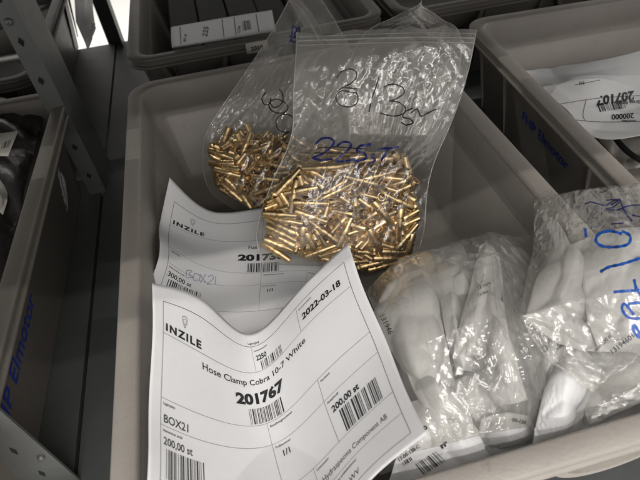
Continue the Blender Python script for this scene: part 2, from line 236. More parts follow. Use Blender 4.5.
def film(name, haze=.12, tint=(.96, .955, .94), hcol=(.8, .79, .76), rough=.12, bump=.5, bscale=60, face=.25, f0=.07):
    m, nt, out = newmat(name)
    tr = node(nt, 'ShaderNodeBsdfTransparent'); tr.inputs[0].default_value = (*tint, 1)
    df = node(nt, 'ShaderNodeBsdfDiffuse'); df.inputs[0].default_value = (*hcol, 1)
    tl = node(nt, 'ShaderNodeBsdfTranslucent'); tl.inputs[0].default_value = (*hcol, 1)
    gl = node(nt, 'ShaderNodeBsdfGlossy'); gl.inputs[0].default_value = (1, 1, 1, 1); gl.inputs['Roughness'].default_value = rough
    mx1 = node(nt, 'ShaderNodeMixShader'); mx1.inputs[0].default_value = .45
    nt.links.new(df.outputs[0], mx1.inputs[1]); nt.links.new(tl.outputs[0], mx1.inputs[2])
    nh = noise(nt, 35, 5, .7)
    mr = node(nt, 'ShaderNodeMapRange')
    mr.inputs['From Min'].default_value = .3; mr.inputs['From Max'].default_value = .75
    mr.inputs['To Min'].default_value = haze * .55; mr.inputs['To Max'].default_value = haze * 1.7
    nt.links.new(nh.outputs['Fac'], mr.inputs['Value'])
    at_ = node(nt, 'ShaderNodeAttribute'); at_.attribute_name = 'clarity'
    cl = node(nt, 'ShaderNodeMath', operation='MULTIPLY_ADD'); cl.inputs[1].default_value = -.75; cl.inputs[2].default_value = 1.
    nt.links.new(at_.outputs['Fac'], cl.inputs[0])
    lw = node(nt, 'ShaderNodeLayerWeight'); lw.inputs['Blend'].default_value = .35
    ml = node(nt, 'ShaderNodeMath', operation='MULTIPLY_ADD')
    nt.links.new(lw.outputs['Facing'], ml.inputs[0]); ml.inputs[1].default_value = face
    nt.links.new(mr.outputs[0], ml.inputs[2])
    ml.use_clamp = True
    mx2 = node(nt, 'ShaderNodeMixShader')
    mc = node(nt, 'ShaderNodeMath', operation='MULTIPLY')
    nt.links.new(ml.outputs[0], mc.inputs[0]); nt.links.new(cl.outputs[0], mc.inputs[1])
    nt.links.new(mc.outputs[0], mx2.inputs[0]); nt.links.new(tr.outputs[0], mx2.inputs[1]); nt.links.new(mx1.outputs[0], mx2.inputs[2])
    nb = noise(nt, bscale, 5, .62)
    nb2 = node(nt, 'ShaderNodeTexVoronoi', feature='DISTANCE_TO_EDGE')
    nb2.inputs['Scale'].default_value = bscale * .8
    tc = nt.nodes.new('ShaderNodeTexCoord')
    wrp = node(nt, 'ShaderNodeMixRGB'); wrp.inputs['Fac'].default_value = .05
    nt.links.new(tc.outputs['Object'], wrp.inputs['Color1']); nt.links.new(nb.outputs['Color'], wrp.inputs['Color2'])
    nt.links.new(wrp.outputs[0], nb2.inputs['Vector'])
    ad = node(nt, 'ShaderNodeMath', operation='ADD')
    nt.links.new(nb.outputs['Fac'], ad.inputs[0]); nt.links.new(nb2.outputs['Distance'], ad.inputs[1])
    bp = node(nt, 'ShaderNodeBump'); bp.inputs['Strength'].default_value = bump; bp.inputs['Distance'].default_value = .003
    nt.links.new(ad.outputs[0], bp.inputs['Height'])
    nt.links.new(bp.outputs[0], gl.inputs['Normal'])
    lf = node(nt, 'ShaderNodeLayerWeight'); lf.inputs['Blend'].default_value = .5
    nt.links.new(bp.outputs[0], lf.inputs['Normal'])
    pw = node(nt, 'ShaderNodeMath', operation='POWER'); pw.inputs[1].default_value = 4.
    nt.links.new(lf.outputs['Facing'], pw.inputs[0])
    fr = node(nt, 'ShaderNodeMath', operation='MULTIPLY_ADD'); fr.inputs[1].default_value = .6; fr.inputs[2].default_value = f0
    nt.links.new(pw.outputs[0], fr.inputs[0]); fr.use_clamp = True
    mx3 = node(nt, 'ShaderNodeMixShader')
    nt.links.new(fr.outputs[0], mx3.inputs[0]); nt.links.new(mx2.outputs[0], mx3.inputs[1]); nt.links.new(gl.outputs[0], mx3.inputs[2])
    nt.links.new(mx3.outputs[0], out.inputs[0])
    return m


def white_film(name, color=(.8, .8, .79), alpha=.9, rough=.3, bump=.4, bscale=45):
    m, nt, out = newmat(name)
    b = node(nt, 'ShaderNodeBsdfPrincipled')
    b.inputs['Base Color'].default_value = (*color, 1)
    b.inputs['Roughness'].default_value = rough
    tl = node(nt, 'ShaderNodeBsdfTranslucent'); tl.inputs[0].default_value = (*color, 1)
    oi = node(nt, 'ShaderNodeObjectInfo'); hs = node(nt, 'ShaderNodeHueSaturation'); hs.inputs['Color'].default_value = (*color, 1)
    vr = node(nt, 'ShaderNodeMapRange'); vr.inputs['To Min'].default_value = .84; vr.inputs['To Max'].default_value = 1.1
    nt.links.new(oi.outputs['Random'], vr.inputs['Value']); nt.links.new(vr.outputs[0], hs.inputs['Value'])
    nt.links.new(hs.outputs[0], b.inputs['Base Color']); nt.links.new(hs.outputs[0], tl.inputs[0])
    tr = node(nt, 'ShaderNodeBsdfTransparent')
    mx = node(nt, 'ShaderNodeMixShader'); mx.inputs[0].default_value = .18
    nt.links.new(b.outputs[0], mx.inputs[1]); nt.links.new(tl.outputs[0], mx.inputs[2])
    nh = noise(nt, 28, 5, .7)
    mr = node(nt, 'ShaderNodeMapRange')
    mr.inputs['From Min'].default_value = .3; mr.inputs['From Max'].default_value = .7
    mr.inputs['To Min'].default_value = alpha - .12; mr.inputs['To Max'].default_value = min(1, alpha + .08)
    nt.links.new(nh.outputs['Fac'], mr.inputs['Value'])
    mx2 = node(nt, 'ShaderNodeMixShader')
    nt.links.new(mr.outputs[0], mx2.inputs[0]); nt.links.new(tr.outputs[0], mx2.inputs[1]); nt.links.new(mx.outputs[0], mx2.inputs[2])
    nb = noise(nt, bscale, 6, .6)
    bp = node(nt, 'ShaderNodeBump'); bp.inputs['Strength'].default_value = bump; bp.inputs['Distance'].default_value = .003
    nt.links.new(nb.outputs['Fac'], bp.inputs['Height'])
    nt.links.new(bp.outputs[0], b.inputs['Normal'])
    nt.links.new(mx2.outputs[0], out.inputs[0])
    return m


DIRT = ((.12, .10, .08), 55, .58, .32)
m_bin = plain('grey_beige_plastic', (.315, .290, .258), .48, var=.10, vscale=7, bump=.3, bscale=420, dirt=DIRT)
m_bin2 = plain('shade_darkened_plastic', (.17, .155, .134), .48, var=.08, vscale=9, bump=.25, bscale=500, dirt=DIRT)  # left bin's lack of light put into a darker plastic; dividers reuse it
m_bin3 = plain('shaded_grey_plastic', (.14, .13, .112), .5, var=.08, vscale=9, bump=.25, bscale=500, dirt=DIRT)  # same bin plastic, with the back row's shade put into its colour
m_bin4 = plain('deep_shaded_plastic', (.06, .055, .048), .5, var=.08, vscale=9, bump=.25, bscale=500, dirt=DIRT)  # darkest copy of the bin plastic, rear left shade put into the colour
m_steel = plain('painted_grey_steel', (.085, .09, .088), .5, .2, var=.12, vscale=14, bump=.3, bscale=700, dirt=((.22, .21, .19), 40, .68, .3))
m_post = plain('galvanised_grey_steel', (.14, .146, .14), .42, .3, var=.1, vscale=20, bump=.25, bscale=600, dirt=((.1, .1, .09), 60, .66, .4))
m_hole = plain('slot_shadow_steel', (.012, .012, .012), .9, var=0)
m_paper = plain('white_paper', (.76, .76, .757), .75, var=.012, vscale=30, bump=.8, bscale=22, spec=.2)
m_ink = plain('black_ink', (.018, .018, .02), .55, var=.1)
m_grey_ink = plain('thin_grey_ink', (.07, .07, .075), .6, var=.1)
m_pencil = plain('blue_grey_pen_ink', (.19, .24, .38), .6, var=.1)
m_blue = plain('blue_marker_ink', (.01, .075, .33), .4, var=.15, vscale=80)
m_navy = plain('dark_blue_marker_ink', (.015, .02, .13), .4, var=.15, vscale=80)
m_black = plain('black_marker_ink', (.012, .012, .016), .4, var=.1)
m_print = plain('blue_screen_print', (.02, .05, .38), .5, var=.1)
m_brass = plain('turned_brass', (.74, .55, .29), .36, 1.0, var=.12, vscale=60, bump=.1, bscale=900, rvar=.08)
_nt = m_brass.node_tree
_b = [n for n in _nt.nodes if n.type == 'BSDF_PRINCIPLED'][0]
_src = _b.inputs['Base Color'].links[0].from_socket
_oi = node(_nt, 'ShaderNodeObjectInfo')
_hs = node(_nt, 'ShaderNodeHueSaturation')
_mr = node(_nt, 'ShaderNodeMapRange'); _mr.inputs['To Min'].default_value = .66; _mr.inputs['To Max'].default_value = 1.08
_nt.links.new(_oi.outputs['Random'], _mr.inputs['Value']); _nt.links.new(_mr.outputs[0], _hs.inputs['Value'])
_nt.links.new(_src, _hs.inputs['Color']); _nt.links.new(_hs.outputs[0], _b.inputs['Base Color'])
m_film = film('clear_polythene', .17, bump=.28, bscale=22, rough=.15, face=.26, f0=.055)
m_film2 = film('clear_creased_polythene', .075, bump=.3, bscale=24, face=.14, rough=.07, f0=.06)
m_zip = film('zip_strip_polythene', .32, bump=.3)
m_white = white_film('milky_white_polythene', (.84, .84, .835), .97, .35, bump=.55, bscale=32)
m_white2 = white_film('thin_white_polythene', (.78, .778, .77), .84, .28)
m_darkfilm = plain('dark_grey_plastic_wrap', (.045, .043, .04), .25, var=.3, vscale=40, bump=1., bscale=80)
m_blackp = plain('black_plastic', (.018, .018, .019), .65, var=.1, bump=.2, spec=.1)
m_floor = plain('pale_painted_concrete', (.55, .54, .52), .5, var=.05, vscale=2)
m_tag = plain('cream_card', (.62, .60, .54), .6, var=.03)


# ------------------------------------------------------------------ splines and crumpling
def spline_matrix(kn, x):
    """natural cubic spline through knots kn, linear outside: returns matrix x->values"""
    n = len(kn); kn = np.asarray(kn, float); x = np.asarray(x, float)
    h = np.diff(kn)
    A = np.eye(n); Bm = np.zeros((n, n))
    for i in range(1, n - 1):
        A[i, i - 1] = h[i - 1] / 6; A[i, i] = (h[i - 1] + h[i]) / 3; A[i, i + 1] = h[i] / 6
        Bm[i, i - 1] = 1 / h[i - 1]; Bm[i, i] = -1 / h[i - 1] - 1 / h[i]; Bm[i, i + 1] = 1 / h[i]
    S = np.linalg.solve(A, Bm)
    out = np.zeros((len(x), n))
    for k, xv in enumerate(x):
        i = int(np.clip(np.searchsorted(kn, xv) - 1, 0, n - 2))
        xc = min(max(xv, kn[0]), kn[-1])
        a = (kn[i + 1] - xc) / h[i]; b = (xc - kn[i]) / h[i]
        row = np.zeros(n); row[i] += a; row[i + 1] += b
        row += ((a ** 3 - a) * S[i] + (b ** 3 - b) * S[i + 1]) * h[i] ** 2 / 6
        if xv != xc:
            d = np.zeros(n); d[i] -= 1 / h[i]; d[i + 1] += 1 / h[i]
            d += (-(3 * a * a - 1) * S[i] + (3 * b * b - 1) * S[i + 1]) * h[i] / 6
            row += d * (xv - xc)
        out[k] = row
    return out


class Sheet:
    def __init__(s, ctrl, us, vs):
        s.C = np.asarray(ctrl, float); s.us = us; s.vs = vs

    def grid(s, u, v):
        return np.einsum('ai,bj,ijk->abk', spline_matrix(s.vs, v), spline_matrix(s.us, u), s.C)

    def pts(s, u, v):
        return np.einsum('ai,aj,ijk->ak', spline_matrix(s.vs, v), spline_matrix(s.us, u), s.C)

    def map(s, u, v, off):
        u = np.asarray(u, float); v = np.asarray(v, float)
        P = s.pts(u, v); e = .004
        du = s.pts(u + e, v) - P; dv = s.pts(u, v + e) - P
        n = np.cross(dv, du); n /= np.linalg.norm(n, axis=1)[:, None]
        return P + n * off


def grid_faces(nr, nc, base=0, flip=False):
    F = []
    for i in range(nr - 1):
        for j in range(nc - 1):
            a = base + i * nc + j
            f = (a, a + nc, a + nc + 1, a + 1)
            F.append(f[::-1] if flip else f)
    return F


def grid_normals(P):
    du = np.gradient(P, axis=1); dv = np.gradient(P, axis=0)
    n = np.cross(dv, du)
    l = np.linalg.norm(n, axis=2)[:, :, None]
    return n / np.maximum(l, 1e-12)


def crumple(A, B, seed, n, amp, size, fold=.5, wid=.004):
    """sum of random sharp ridges, and broad folded facets, over coordinates A, B (metres)"""
    rng = np.random.default_rng(seed)
    out = np.zeros_like(A)
    a0, a1, b0, b1 = A.min(), A.max(), B.min(), B.max()
    for k in range(n):
        cx = rng.uniform(a0, a1); cy = rng.uniform(b0, b1); th = rng.uniform(0, math.pi)
        c, s_ = math.cos(th), math.sin(th)
        x = (A - cx) * c + (B - cy) * s_; y = -(A - cx) * s_ + (B - cy) * c
        y = y + .15 * rng.normal() * x * x / size
        L = size * rng.uniform(.25, 1.0); w = wid * rng.uniform(.4, 2.2)
        sg = 1 if rng.random() < .62 else -1
        out += sg * amp * rng.uniform(.3, 1) * np.exp(-(x / L) ** 2) * np.exp(-np.sqrt(y * y + (w * .22) ** 2) / w)
    for k in range(max(3, n // 4)):
        cx = rng.uniform(a0, a1); cy = rng.uniform(b0, b1); th = rng.uniform(0, math.pi)
        y = (A - cx) * math.cos(th) + (B - cy) * math.sin(th)
        out += fold * amp * rng.normal() * (np.abs(((y / size + 10) % 2) - 1) - .5)
    return out


def upsample(X):
    a = np.zeros((X.shape[0] * 2 - 1, X.shape[1]) + X.shape[2:])
    a[::2] = X; a[1::2] = (X[:-1] + X[1:]) / 2
    b = np.zeros((a.shape[0], X.shape[1] * 2 - 1) + X.shape[2:])
    b[:, ::2] = a; b[:, 1::2] = (a[:, :-1] + a[:, 1:]) / 2
    return b


def wrinkle(Pfull, ex, seed, maxd, start=4, keep=.012, its=70, edge=.25, stiff=.22, mask=None):
    """buckle a sheet: every length wants to be (1 + ex) longer than the surface it lies on, so it folds.
    Pfull: (n, n, 3) with n = 2**k * m + 1"""
    rng = np.random.default_rng(seed)
    lev = []
    st = 2 ** start
    X = None
    while st >= 1:
        P = Pfull[::st, ::st]
        N = grid_normals(P)
        M_ = np.ones(P.shape[:2]) if mask is None else mask[::st, ::st]
        n0, n1 = P.shape[:2]
        L0 = np.linalg.norm(P[1] - P[0], axis=1).mean()
        if X is None:
            X = P + N * (rng.normal(size=(n0, n1)) * maxd * .35 * M_)[:, :, None]
            exf = ex * (3.2 * rng.random((n0, n1)) ** 2.2)
            for _ in range(1):
                exf[1:-1, 1:-1] = (exf[1:-1, 1:-1] * 2 + exf[2:, 1:-1] + exf[:-2, 1:-1] + exf[1:-1, 2:] + exf[1:-1, :-2]) / 6
        else:
            X = upsample(X); exf = upsample(exf)
            X = X + N * (rng.normal(size=(n0, n1)) * L0 * .015 * M_)[:, :, None]
        E = (1 + exf * M_)
        big = 4 if st <= 2 else 2
        cons = []
        for di, dj, w in ((1, 0, 1.), (0, 1, 1.), (1, 1, .7), (1, -1, .7), (2, 0, stiff * 2), (0, 2, stiff * 2), (big, 0, stiff), (0, big, stiff)):
            if dj >= 0:
                s0 = (slice(0, n0 - di), slice(0, n1 - dj)); s1 = (slice(di, n0), slice(dj, n1))
            else:
                s0 = (slice(0, n0 - di), slice(-dj, n1)); s1 = (slice(di, n0), slice(0, n1 + dj))
            rest = np.linalg.norm(P[s1] - P[s0], axis=2) * (1 + (E[s0] - 1) * (1. if dj and not di else .45))
            cons.append((s0, s1, rest, w))
        ew = np.zeros((n0, n1)); ew[0] = ew[-1] = 1; ew[:, 0] = ew[:, -1] = 1
        kk = (keep + ew * edge * .3)[:, :, None]
        for it in range(its):
            for s0, s1, rest, w in cons:
                d = X[s1] - X[s0]
                l = np.linalg.norm(d, axis=2)
                c = (d / np.maximum(l, 1e-9)[:, :, None]) * ((l - rest) * .22 * w)[:, :, None]
                X[s0] += c; X[s1] -= c
            D = P - X
            X += D * kk
            hgt = (-D * N).sum(2)
            over = hgt - np.clip(hgt, -maxd, maxd)
            X -= N * over[:, :, None] * .5
        st //= 2
    return X


def facets(A, B, seed, amp, size):
    """flat facets meeting in straight sharp creases, the way stiff plastic film folds"""
    rng = np.random.default_rng(seed + 500)
    n = 26
    a0, a1, b0, b1 = A.min(), A.max(), B.min(), B.max()
    cx = rng.uniform(a0, a1, n); cy = rng.uniform(b0, b1, n)
    gx = rng.normal(size=n) * amp / size * 1.3; gy = rng.normal(size=n) * amp / size * .9
    h = rng.normal(size=n) * amp * .6
    H = np.stack([h[k] + gx[k] * (A - cx[k]) + gy[k] * (B - cy[k]) - ((A - cx[k]) ** 2 + (B - cy[k]) ** 2) * amp / size ** 2 * 1.4 for k in range(n)])
    q = 1.0 / (amp * .035)
    m = H.max(0)
    out = m + np.log(np.exp((H - m) * q).sum(0)) / q
    return out - out.mean()


def metric(P):
    """approximate metric coordinates of a grid"""
    a = np.concatenate([np.zeros((P.shape[0], 1)), np.cumsum(np.linalg.norm(np.diff(P, axis=1), axis=2), 1)], 1)
    b = np.concatenate([np.zeros((1, P.shape[1])), np.cumsum(np.linalg.norm(np.diff(P, axis=0), axis=2), 0)], 0)
    a -= a.mean(1)[:, None]
    return a, b


def pillow(name, ctrl, thick, mat, parent=None, seed=0, res=65, ex=.10, maxd=.006, start=3, power=.5, linear=False, stiff=.22, fac=0.):
    """a closed bag: two buckled skins meeting at the border; ctrl is a grid of world points"""
    C = np.asarray(ctrl, float)
    S = Sheet(C, np.linspace(0, 1, C.shape[1]), np.linspace(0, 1, C.shape[0]))
    u = np.linspace(0, 1, res)
    if linear:
        def lin(n):
            Mx = np.zeros((res, n)); t = u * (n - 1); i = np.minimum(t.astype(int), n - 2); f = t - i
            Mx[np.arange(res), i] = 1 - f; Mx[np.arange(res), i + 1] = f
            return Mx
        P = .75 * np.einsum('ai,bj,ijk->abk', lin(C.shape[0]), lin(C.shape[1]), C) + .25 * S.grid(u, u)
    else:
        P = S.grid(u, u)
    N = grid_normals(P)
    if N[:, :, 2].mean() < 0: N = -N
    U, V_ = np.meshgrid(u, u)
    e = np.clip(4 * U * (1 - U), 0, 1) ** power * np.clip(4 * V_ * (1 - V_), 0, 1) ** power
    P = P + N * (thick * .55 * e)[:, :, None]
    if fac:
        a, b = metric(P)
        P = P + N * (facets(a, b, seed, fac, .026) * np.clip(e * 2, .25, 1))[:, :, None]
    F1 = wrinkle(P, ex, seed, maxd, start, stiff=stiff)
    F2 = F1 - N * (thick * e + .0008)[:, :, None]
    V = np.concatenate([F1.reshape(-1, 3), F2.reshape(-1, 3)])
    F = grid_faces(res, res) + grid_faces(res, res, res * res, True)
    o = mesh(name, V, F, mat, parent)
    return o, F1


def bvh_of(grids):
    V = []; F = []
    for G in grids:
        n = len(V); nr, nc = G.shape[:2]
        V += [tuple(p) for p in G.reshape(-1, 3)]
        F += [tuple(i + n for i in f) for f in grid_faces(nr, nc)]
    return BVHTree.FromPolygons(V, F)


def stroke_mesh(mb, bvh, poly, width, lift=.0006, lift_back=None):
    """ink ribbon on a surface: poly = photo points of a pen stroke, width in metres"""
    P = np.array(poly, float)
    # Catmull-Rom resample
    Q = []
    n = len(P)
    for i in range(n - 1):
        p0 = P[max(i - 1, 0)]; p1 = P[i]; p2 = P[i + 1]; p3 = P[min(i + 2, n - 1)]
        k = max(2, int(np.linalg.norm(p2 - p1) / .8))
        for t in np.linspace(0, 1, k, endpoint=False):
            Q.append(.5 * ((2 * p1) + (-p0 + p2) * t + (2 * p0 - 5 * p1 + 4 * p2 - p3) * t * t + (-p0 + 3 * p1 - 3 * p2 + p3) * t ** 3))
    Q.append(P[-1])
    Q = np.array(Q)
    rows = []
    for i, q in enumerate(Q):
        t = Q[min(i + 1, len(Q) - 1)] - Q[max(i - 1, 0)]
        l = np.hypot(*t)
        if l < 1e-6: continue
        nrm = np.array([-t[1], t[0]]) / l
        wpx = width * FPX / .45 * (.5 + .07 * math.sin(i * .7)) * (.6 if i in (0, len(Q) - 1) else 1)
        pr = []
        for sg in (-1, 1):
            r_ = ray(*(q + nrm * wpx * sg)); d = Vector(r_).normalized()
            h = bvh.ray_cast(Vector(EYE), d)
            if h[0] is None: break
            pr.append(np.array(h[0]) - np.array(d) * lift)
        if len(pr) == 2: rows.append(pr)
    if len(rows) < 2: return
    V = [p for pr in rows for p in pr]
    F = [(2 * i, 2 * i + 1, 2 * i + 3, 2 * i + 2) for i in range(len(rows) - 1)]
    mb.add(V, F)


# ------------------------------------------------------------------ writing
_tc = {}


def text_flat(s, bold=0., space=1.0):
    """glyph mesh of unit size: verts (x, y), faces"""
    key = (s, bold, space)
    if key in _tc: return _tc[key]
    cu = bpy.data.curves.new('t', 'FONT')
    cu.body = s; cu.size = 1; cu.offset = bold; cu.space_character = space
    cu.resolution_u = 3
    o = bpy.data.objects.new('t', cu); col.objects.link(o)
    dg = bpy.context.evaluated_depsgraph_get(); dg.update()
    me = bpy.data.meshes.new_from_object(o.evaluated_get(dg))
    V = [(v.co.x, v.co.y) for v in me.vertices]; F = [tuple(p.vertices) for p in me.polygons]
    bpy.data.objects.remove(o); bpy.data.curves.remove(cu); bpy.data.meshes.remove(me)
    _tc[key] = (np.array(V), F)
    return _tc[key]


class Print:
    """flat artwork in sheet millimetres, later bent on to the sheet"""

    def __init__(s, W, H):
        s.W = W; s.H = H; s.V = []; s.F = []

    def quad(s, x0, y0, x1, y1, k=1, ky=1):
        n = len(s.V)
        for i in range(k + 1):
            for j in range(ky + 1):
                s.V.append((x0 + (x1 - x0) * i / k, y0 + (y1 - y0) * j / ky))
        for i in range(k):
            for j in range(ky):
                a = n + i * (ky + 1) + j
                s.F.append((a, a + 1, a + ky + 2, a + ky + 1))

    def hline(s, v, u0=0, u1=1, w=.28):
        s.quad(u0 * s.W, v * s.H - w / 2, u1 * s.W, v * s.H + w / 2, 60)

    def vline(s, u, v0, v1, w=.28):
        s.quad(u * s.W - w / 2, v0 * s.H, u * s.W + w / 2, v1 * s.H, 1, 40)

    def text(s, t, u, v, size, bold=0., align='l', space=1.0, fit=None, slant=0., hs=1.0):
        V, F = text_flat(t, bold, space)
        if len(V) == 0: return
        w = V[:, 0].max()
        sx = size * hs
        if fit: sx = fit / w
        x0 = u * s.W - (w * sx / 2 if align == 'c' else 0)
        n = len(s.V)
        for x, y in V:
            s.V.append((x0 + x * sx + slant * y * size, v * s.H - y * size))
        s.F += [tuple(i + n for i in f) for f in F]

    def barcode(s, u0, v0, u1, v1, seed, n=40):
        rng = random.Random(seed)
        ws = [rng.choice((1, 1, 2, 3)) for _ in range(n)]
        tot = sum(ws); x = u0 * s.W; k = (u1 - u0) * s.W / tot
        for i, w in enumerate(ws):
            if i % 2 == 0: s.quad(x, v0 * s.H, x + w * k * .85, v1 * s.H, 1, 6)
            x += w * k

    def build(s, name, sheet, mat, parent, off=.00025):
        V = np.array(s.V)
        P = sheet.map(V[:, 0] / s.W, V[:, 1] / s.H, off)
        return mesh(name, P, s.F, mat, parent, False)


def paper(name, sheet, u0, u1, v0, v1, parent, crum=.0006, seed=1, mat=None, nu=70, nv=60, thick=.00018):
    u = np.linspace(u0, u1, nu); v = np.linspace(v0, v1, nv)
    P = sheet.grid(u, v)
    N = sheet_n(sheet, u, v)
    if crum > .0008:
        a, b = metric(P)
        P = P + N * (crumple(a, b, seed, 26, crum, .09, .8, .006))[:, :, None]
    V = np.concatenate([P.reshape(-1, 3), (P - N * thick).reshape(-1, 3)])
    nn = nu * nv
    F = grid_faces(nv, nu) + grid_faces(nv, nu, nn, True)
    for i in range(nv - 1):
        F.append((i * nu, i * nu + nn, (i + 1) * nu + nn, (i + 1) * nu))
        F.append((i * nu + nu - 1, (i + 1) * nu + nu - 1, (i + 1) * nu + nu - 1 + nn, i * nu + nu - 1 + nn))
    for j in range(nu - 1):
        F.append((j, j + 1, j + 1 + nn, j + nn))
        b = (nv - 1) * nu
        F.append((b + j, b + j + nn, b + j + 1 + nn, b + j + 1))
    paper.last = P
    return mesh(name, V, F, mat or m_paper, parent)


def sheet_n(sheet, u, v):
    U, V = np.meshgrid(u, v)
    a = sheet.map(U.ravel(), V.ravel(), 1.0) - sheet.pts(U.ravel(), V.ravel())
    return a.reshape(len(v), len(u), 3)


# ================================================================== THE SETTING
def slab(name, lo, hi, mat):
    b = MB(); b.box(lo, hi)
    return tag(b.build(name, mat), kind='structure')


slab('floor', (-8, -5, -1.0), (8, 10, -.9), m_floor)
slab('wall', (-8, 6.0, -.9), (8, 6.1, 2.6), m_floor)


# ------------------------------------------------------------------ racks
def ell(mb, x, y, z0, z1, wx, wy, t=.0022):
    """upright of L section with its corner at x, y; flanges run wx along x and wy along y"""
    mb.box((min(x, x + wx), min(y, y + math.copysign(t, wy)), z0), (max(x, x + wx), max(y, y + math.copysign(t, wy)), z1))
    ye = y + math.copysign(t, wy)
    mb.box((min(x, x + math.copysign(t, wx)), min(ye, y + wy), z0), (max(x, x + math.copysign(t, wx)), max(ye, y + wy), z1))


def slots(mb, x, y, zs, h=.012, w=.0075):
    for z in zs:
        mb.add([(x - w / 2, y, z), (x, y, z - h / 2), (x + w / 2, y, z), (x, y, z + h / 2)], [(0, 1, 2, 3)])


def shelf(root, x0, x1, y0, y1, ztop, lip=.032):
    mb = MB()
    t = .0016
    mb.box((x0, y0, ztop - t), (x1, y1, ztop))
    mb.box((x0, y0, ztop - lip), (x1, y0 + t, ztop - t))
    mb.box((x0, y1 - t, ztop - lip), (x1, y1, ztop - t))
    mb.box((x0, y0 + t, ztop - lip), (x0 + t, y1 - t, ztop - t))
    mb.box((x1 - t, y0 + t, ztop - lip), (x1, y1 - t, ztop - t))
    return mb.build('shelf_panel', m_steel, root)


def bolt(root, x, y, z, r=.0045):
    V = []; F = []
    for k, (rr, dy) in enumerate(((r, 0), (r, -.0015), (r * .7, -.003), (0.0005, -.0034))):
        for i in range(12):
            a = i * math.tau / 12
            V.append((x + rr * math.cos(a), y + dy, z + rr * math.sin(a)))
    for k in range(3):
        for i in range(12):
            F.append((k * 12 + i, k * 12 + (i + 1) % 12, k * 12 + 12 + (i + 1) % 12, k * 12 + 12 + i))
    return mesh('bolt', V, F, m_post, root)


rack = empty('shelving_rack', (-.215, .2, -.9), 'grey steel shelving rack with slotted posts carrying the nearest bins', 'shelving rack')
shelf(rack, -.2125, .95, .2, .703, 0)
shelf(rack, -1.4, -.2165, .2, .703, 0)
shelf(rack, -1.4, .95, .085, .703, .50, lip=.03)  # unseen upper shelf, deepened so its front lip casts the shadow edges
shelf(rack, -1.4, .95, .2, .703, -.42)
shelf(rack, -.9, .95, .06, .199, -.30)
# rear upright (seen crossing the upper left) and its neighbour of the back-to-back rack
pm = MB(); ell(pm, -.2080, .66, -.9, .53, -.0235, .084); pm.build('post', m_post, rack)
sm = MB(); slots(sm, -.2205, .6594, [z for z in np.arange(.034, .5, .05)]); sm.build('post_slots', m_hole, rack)
bolt(rack, -.2225, .6598, .258)
# front upright
pm = MB(); ell(pm, -.2495, .226, -.9, .53, .0405, .040); pm.build('post', m_post, rack)
sm = MB(); slots(sm, -.228, .2254, [z for z in np.arange(-.35, .4, .048)], .014, .004); 
sm.build('post_slots', m_hole, rack)
bolt(rack, -.216, .2258, .062, .003)

back = empty('shelving_rack', (-.215, .742, -.9), 'darker steel shelving rack standing back to back behind the nearest bins', 'shelving rack')
shelf(back, -.2125, .95, .742, 1.213, 0)
shelf(back, -1.4, -.2165, .742, 1.213, 0)
shelf(back, -1.4, .95, .7045, 1.30, .47, lip=.03)  # unseen upper shelf, added and stretched to keep light off the rear bins
shelf(back, -1.4, .95, .7045, 1.213, -.42)
pm = MB(); ell(pm, -.1965, 1.2165, -.9, .53, -.036, -.040); pm.build('post', m_steel, back)


# ------------------------------------------------------------------ bins
def rrect(W, D, r, inset, n=8):
    """rounded rectangle from (0,0) to (W,D), inset"""
    r = max(r - inset * .6, .006)
    pts = []
    for cx, cy, a0 in ((W - inset - r, inset + r, -90), (W - inset - r, D - inset - r, 0), (inset + r, D - inset - r, 90), (inset + r, inset + r, 180)):
        for i in range(n + 1):
            a = math.radians(a0 + 90 * i / n)
            pts.append((cx + r * math.cos(a), cy + r * math.sin(a)))
    return pts


def loft(W, D, r, prof, cap_first=False, cap_last=False):
    V = []; F = []
    for inset, z in prof:
        pts = rrect(W, D, r, inset)
        V += [(x, y, z) for x, y in pts]
    n = len(pts)
    for k in range(len(prof) - 1):
        for i in range(n):
            F.append((k * n + i, k * n + (i + 1) % n, (k + 1) * n + (i + 1) % n, (k + 1) * n + i))
    if cap_first: F.append(tuple(range(n))[::-1])
    if cap_last: F.append(tuple((len(prof) - 1) * n + i for i in range(n)))
    return V, F


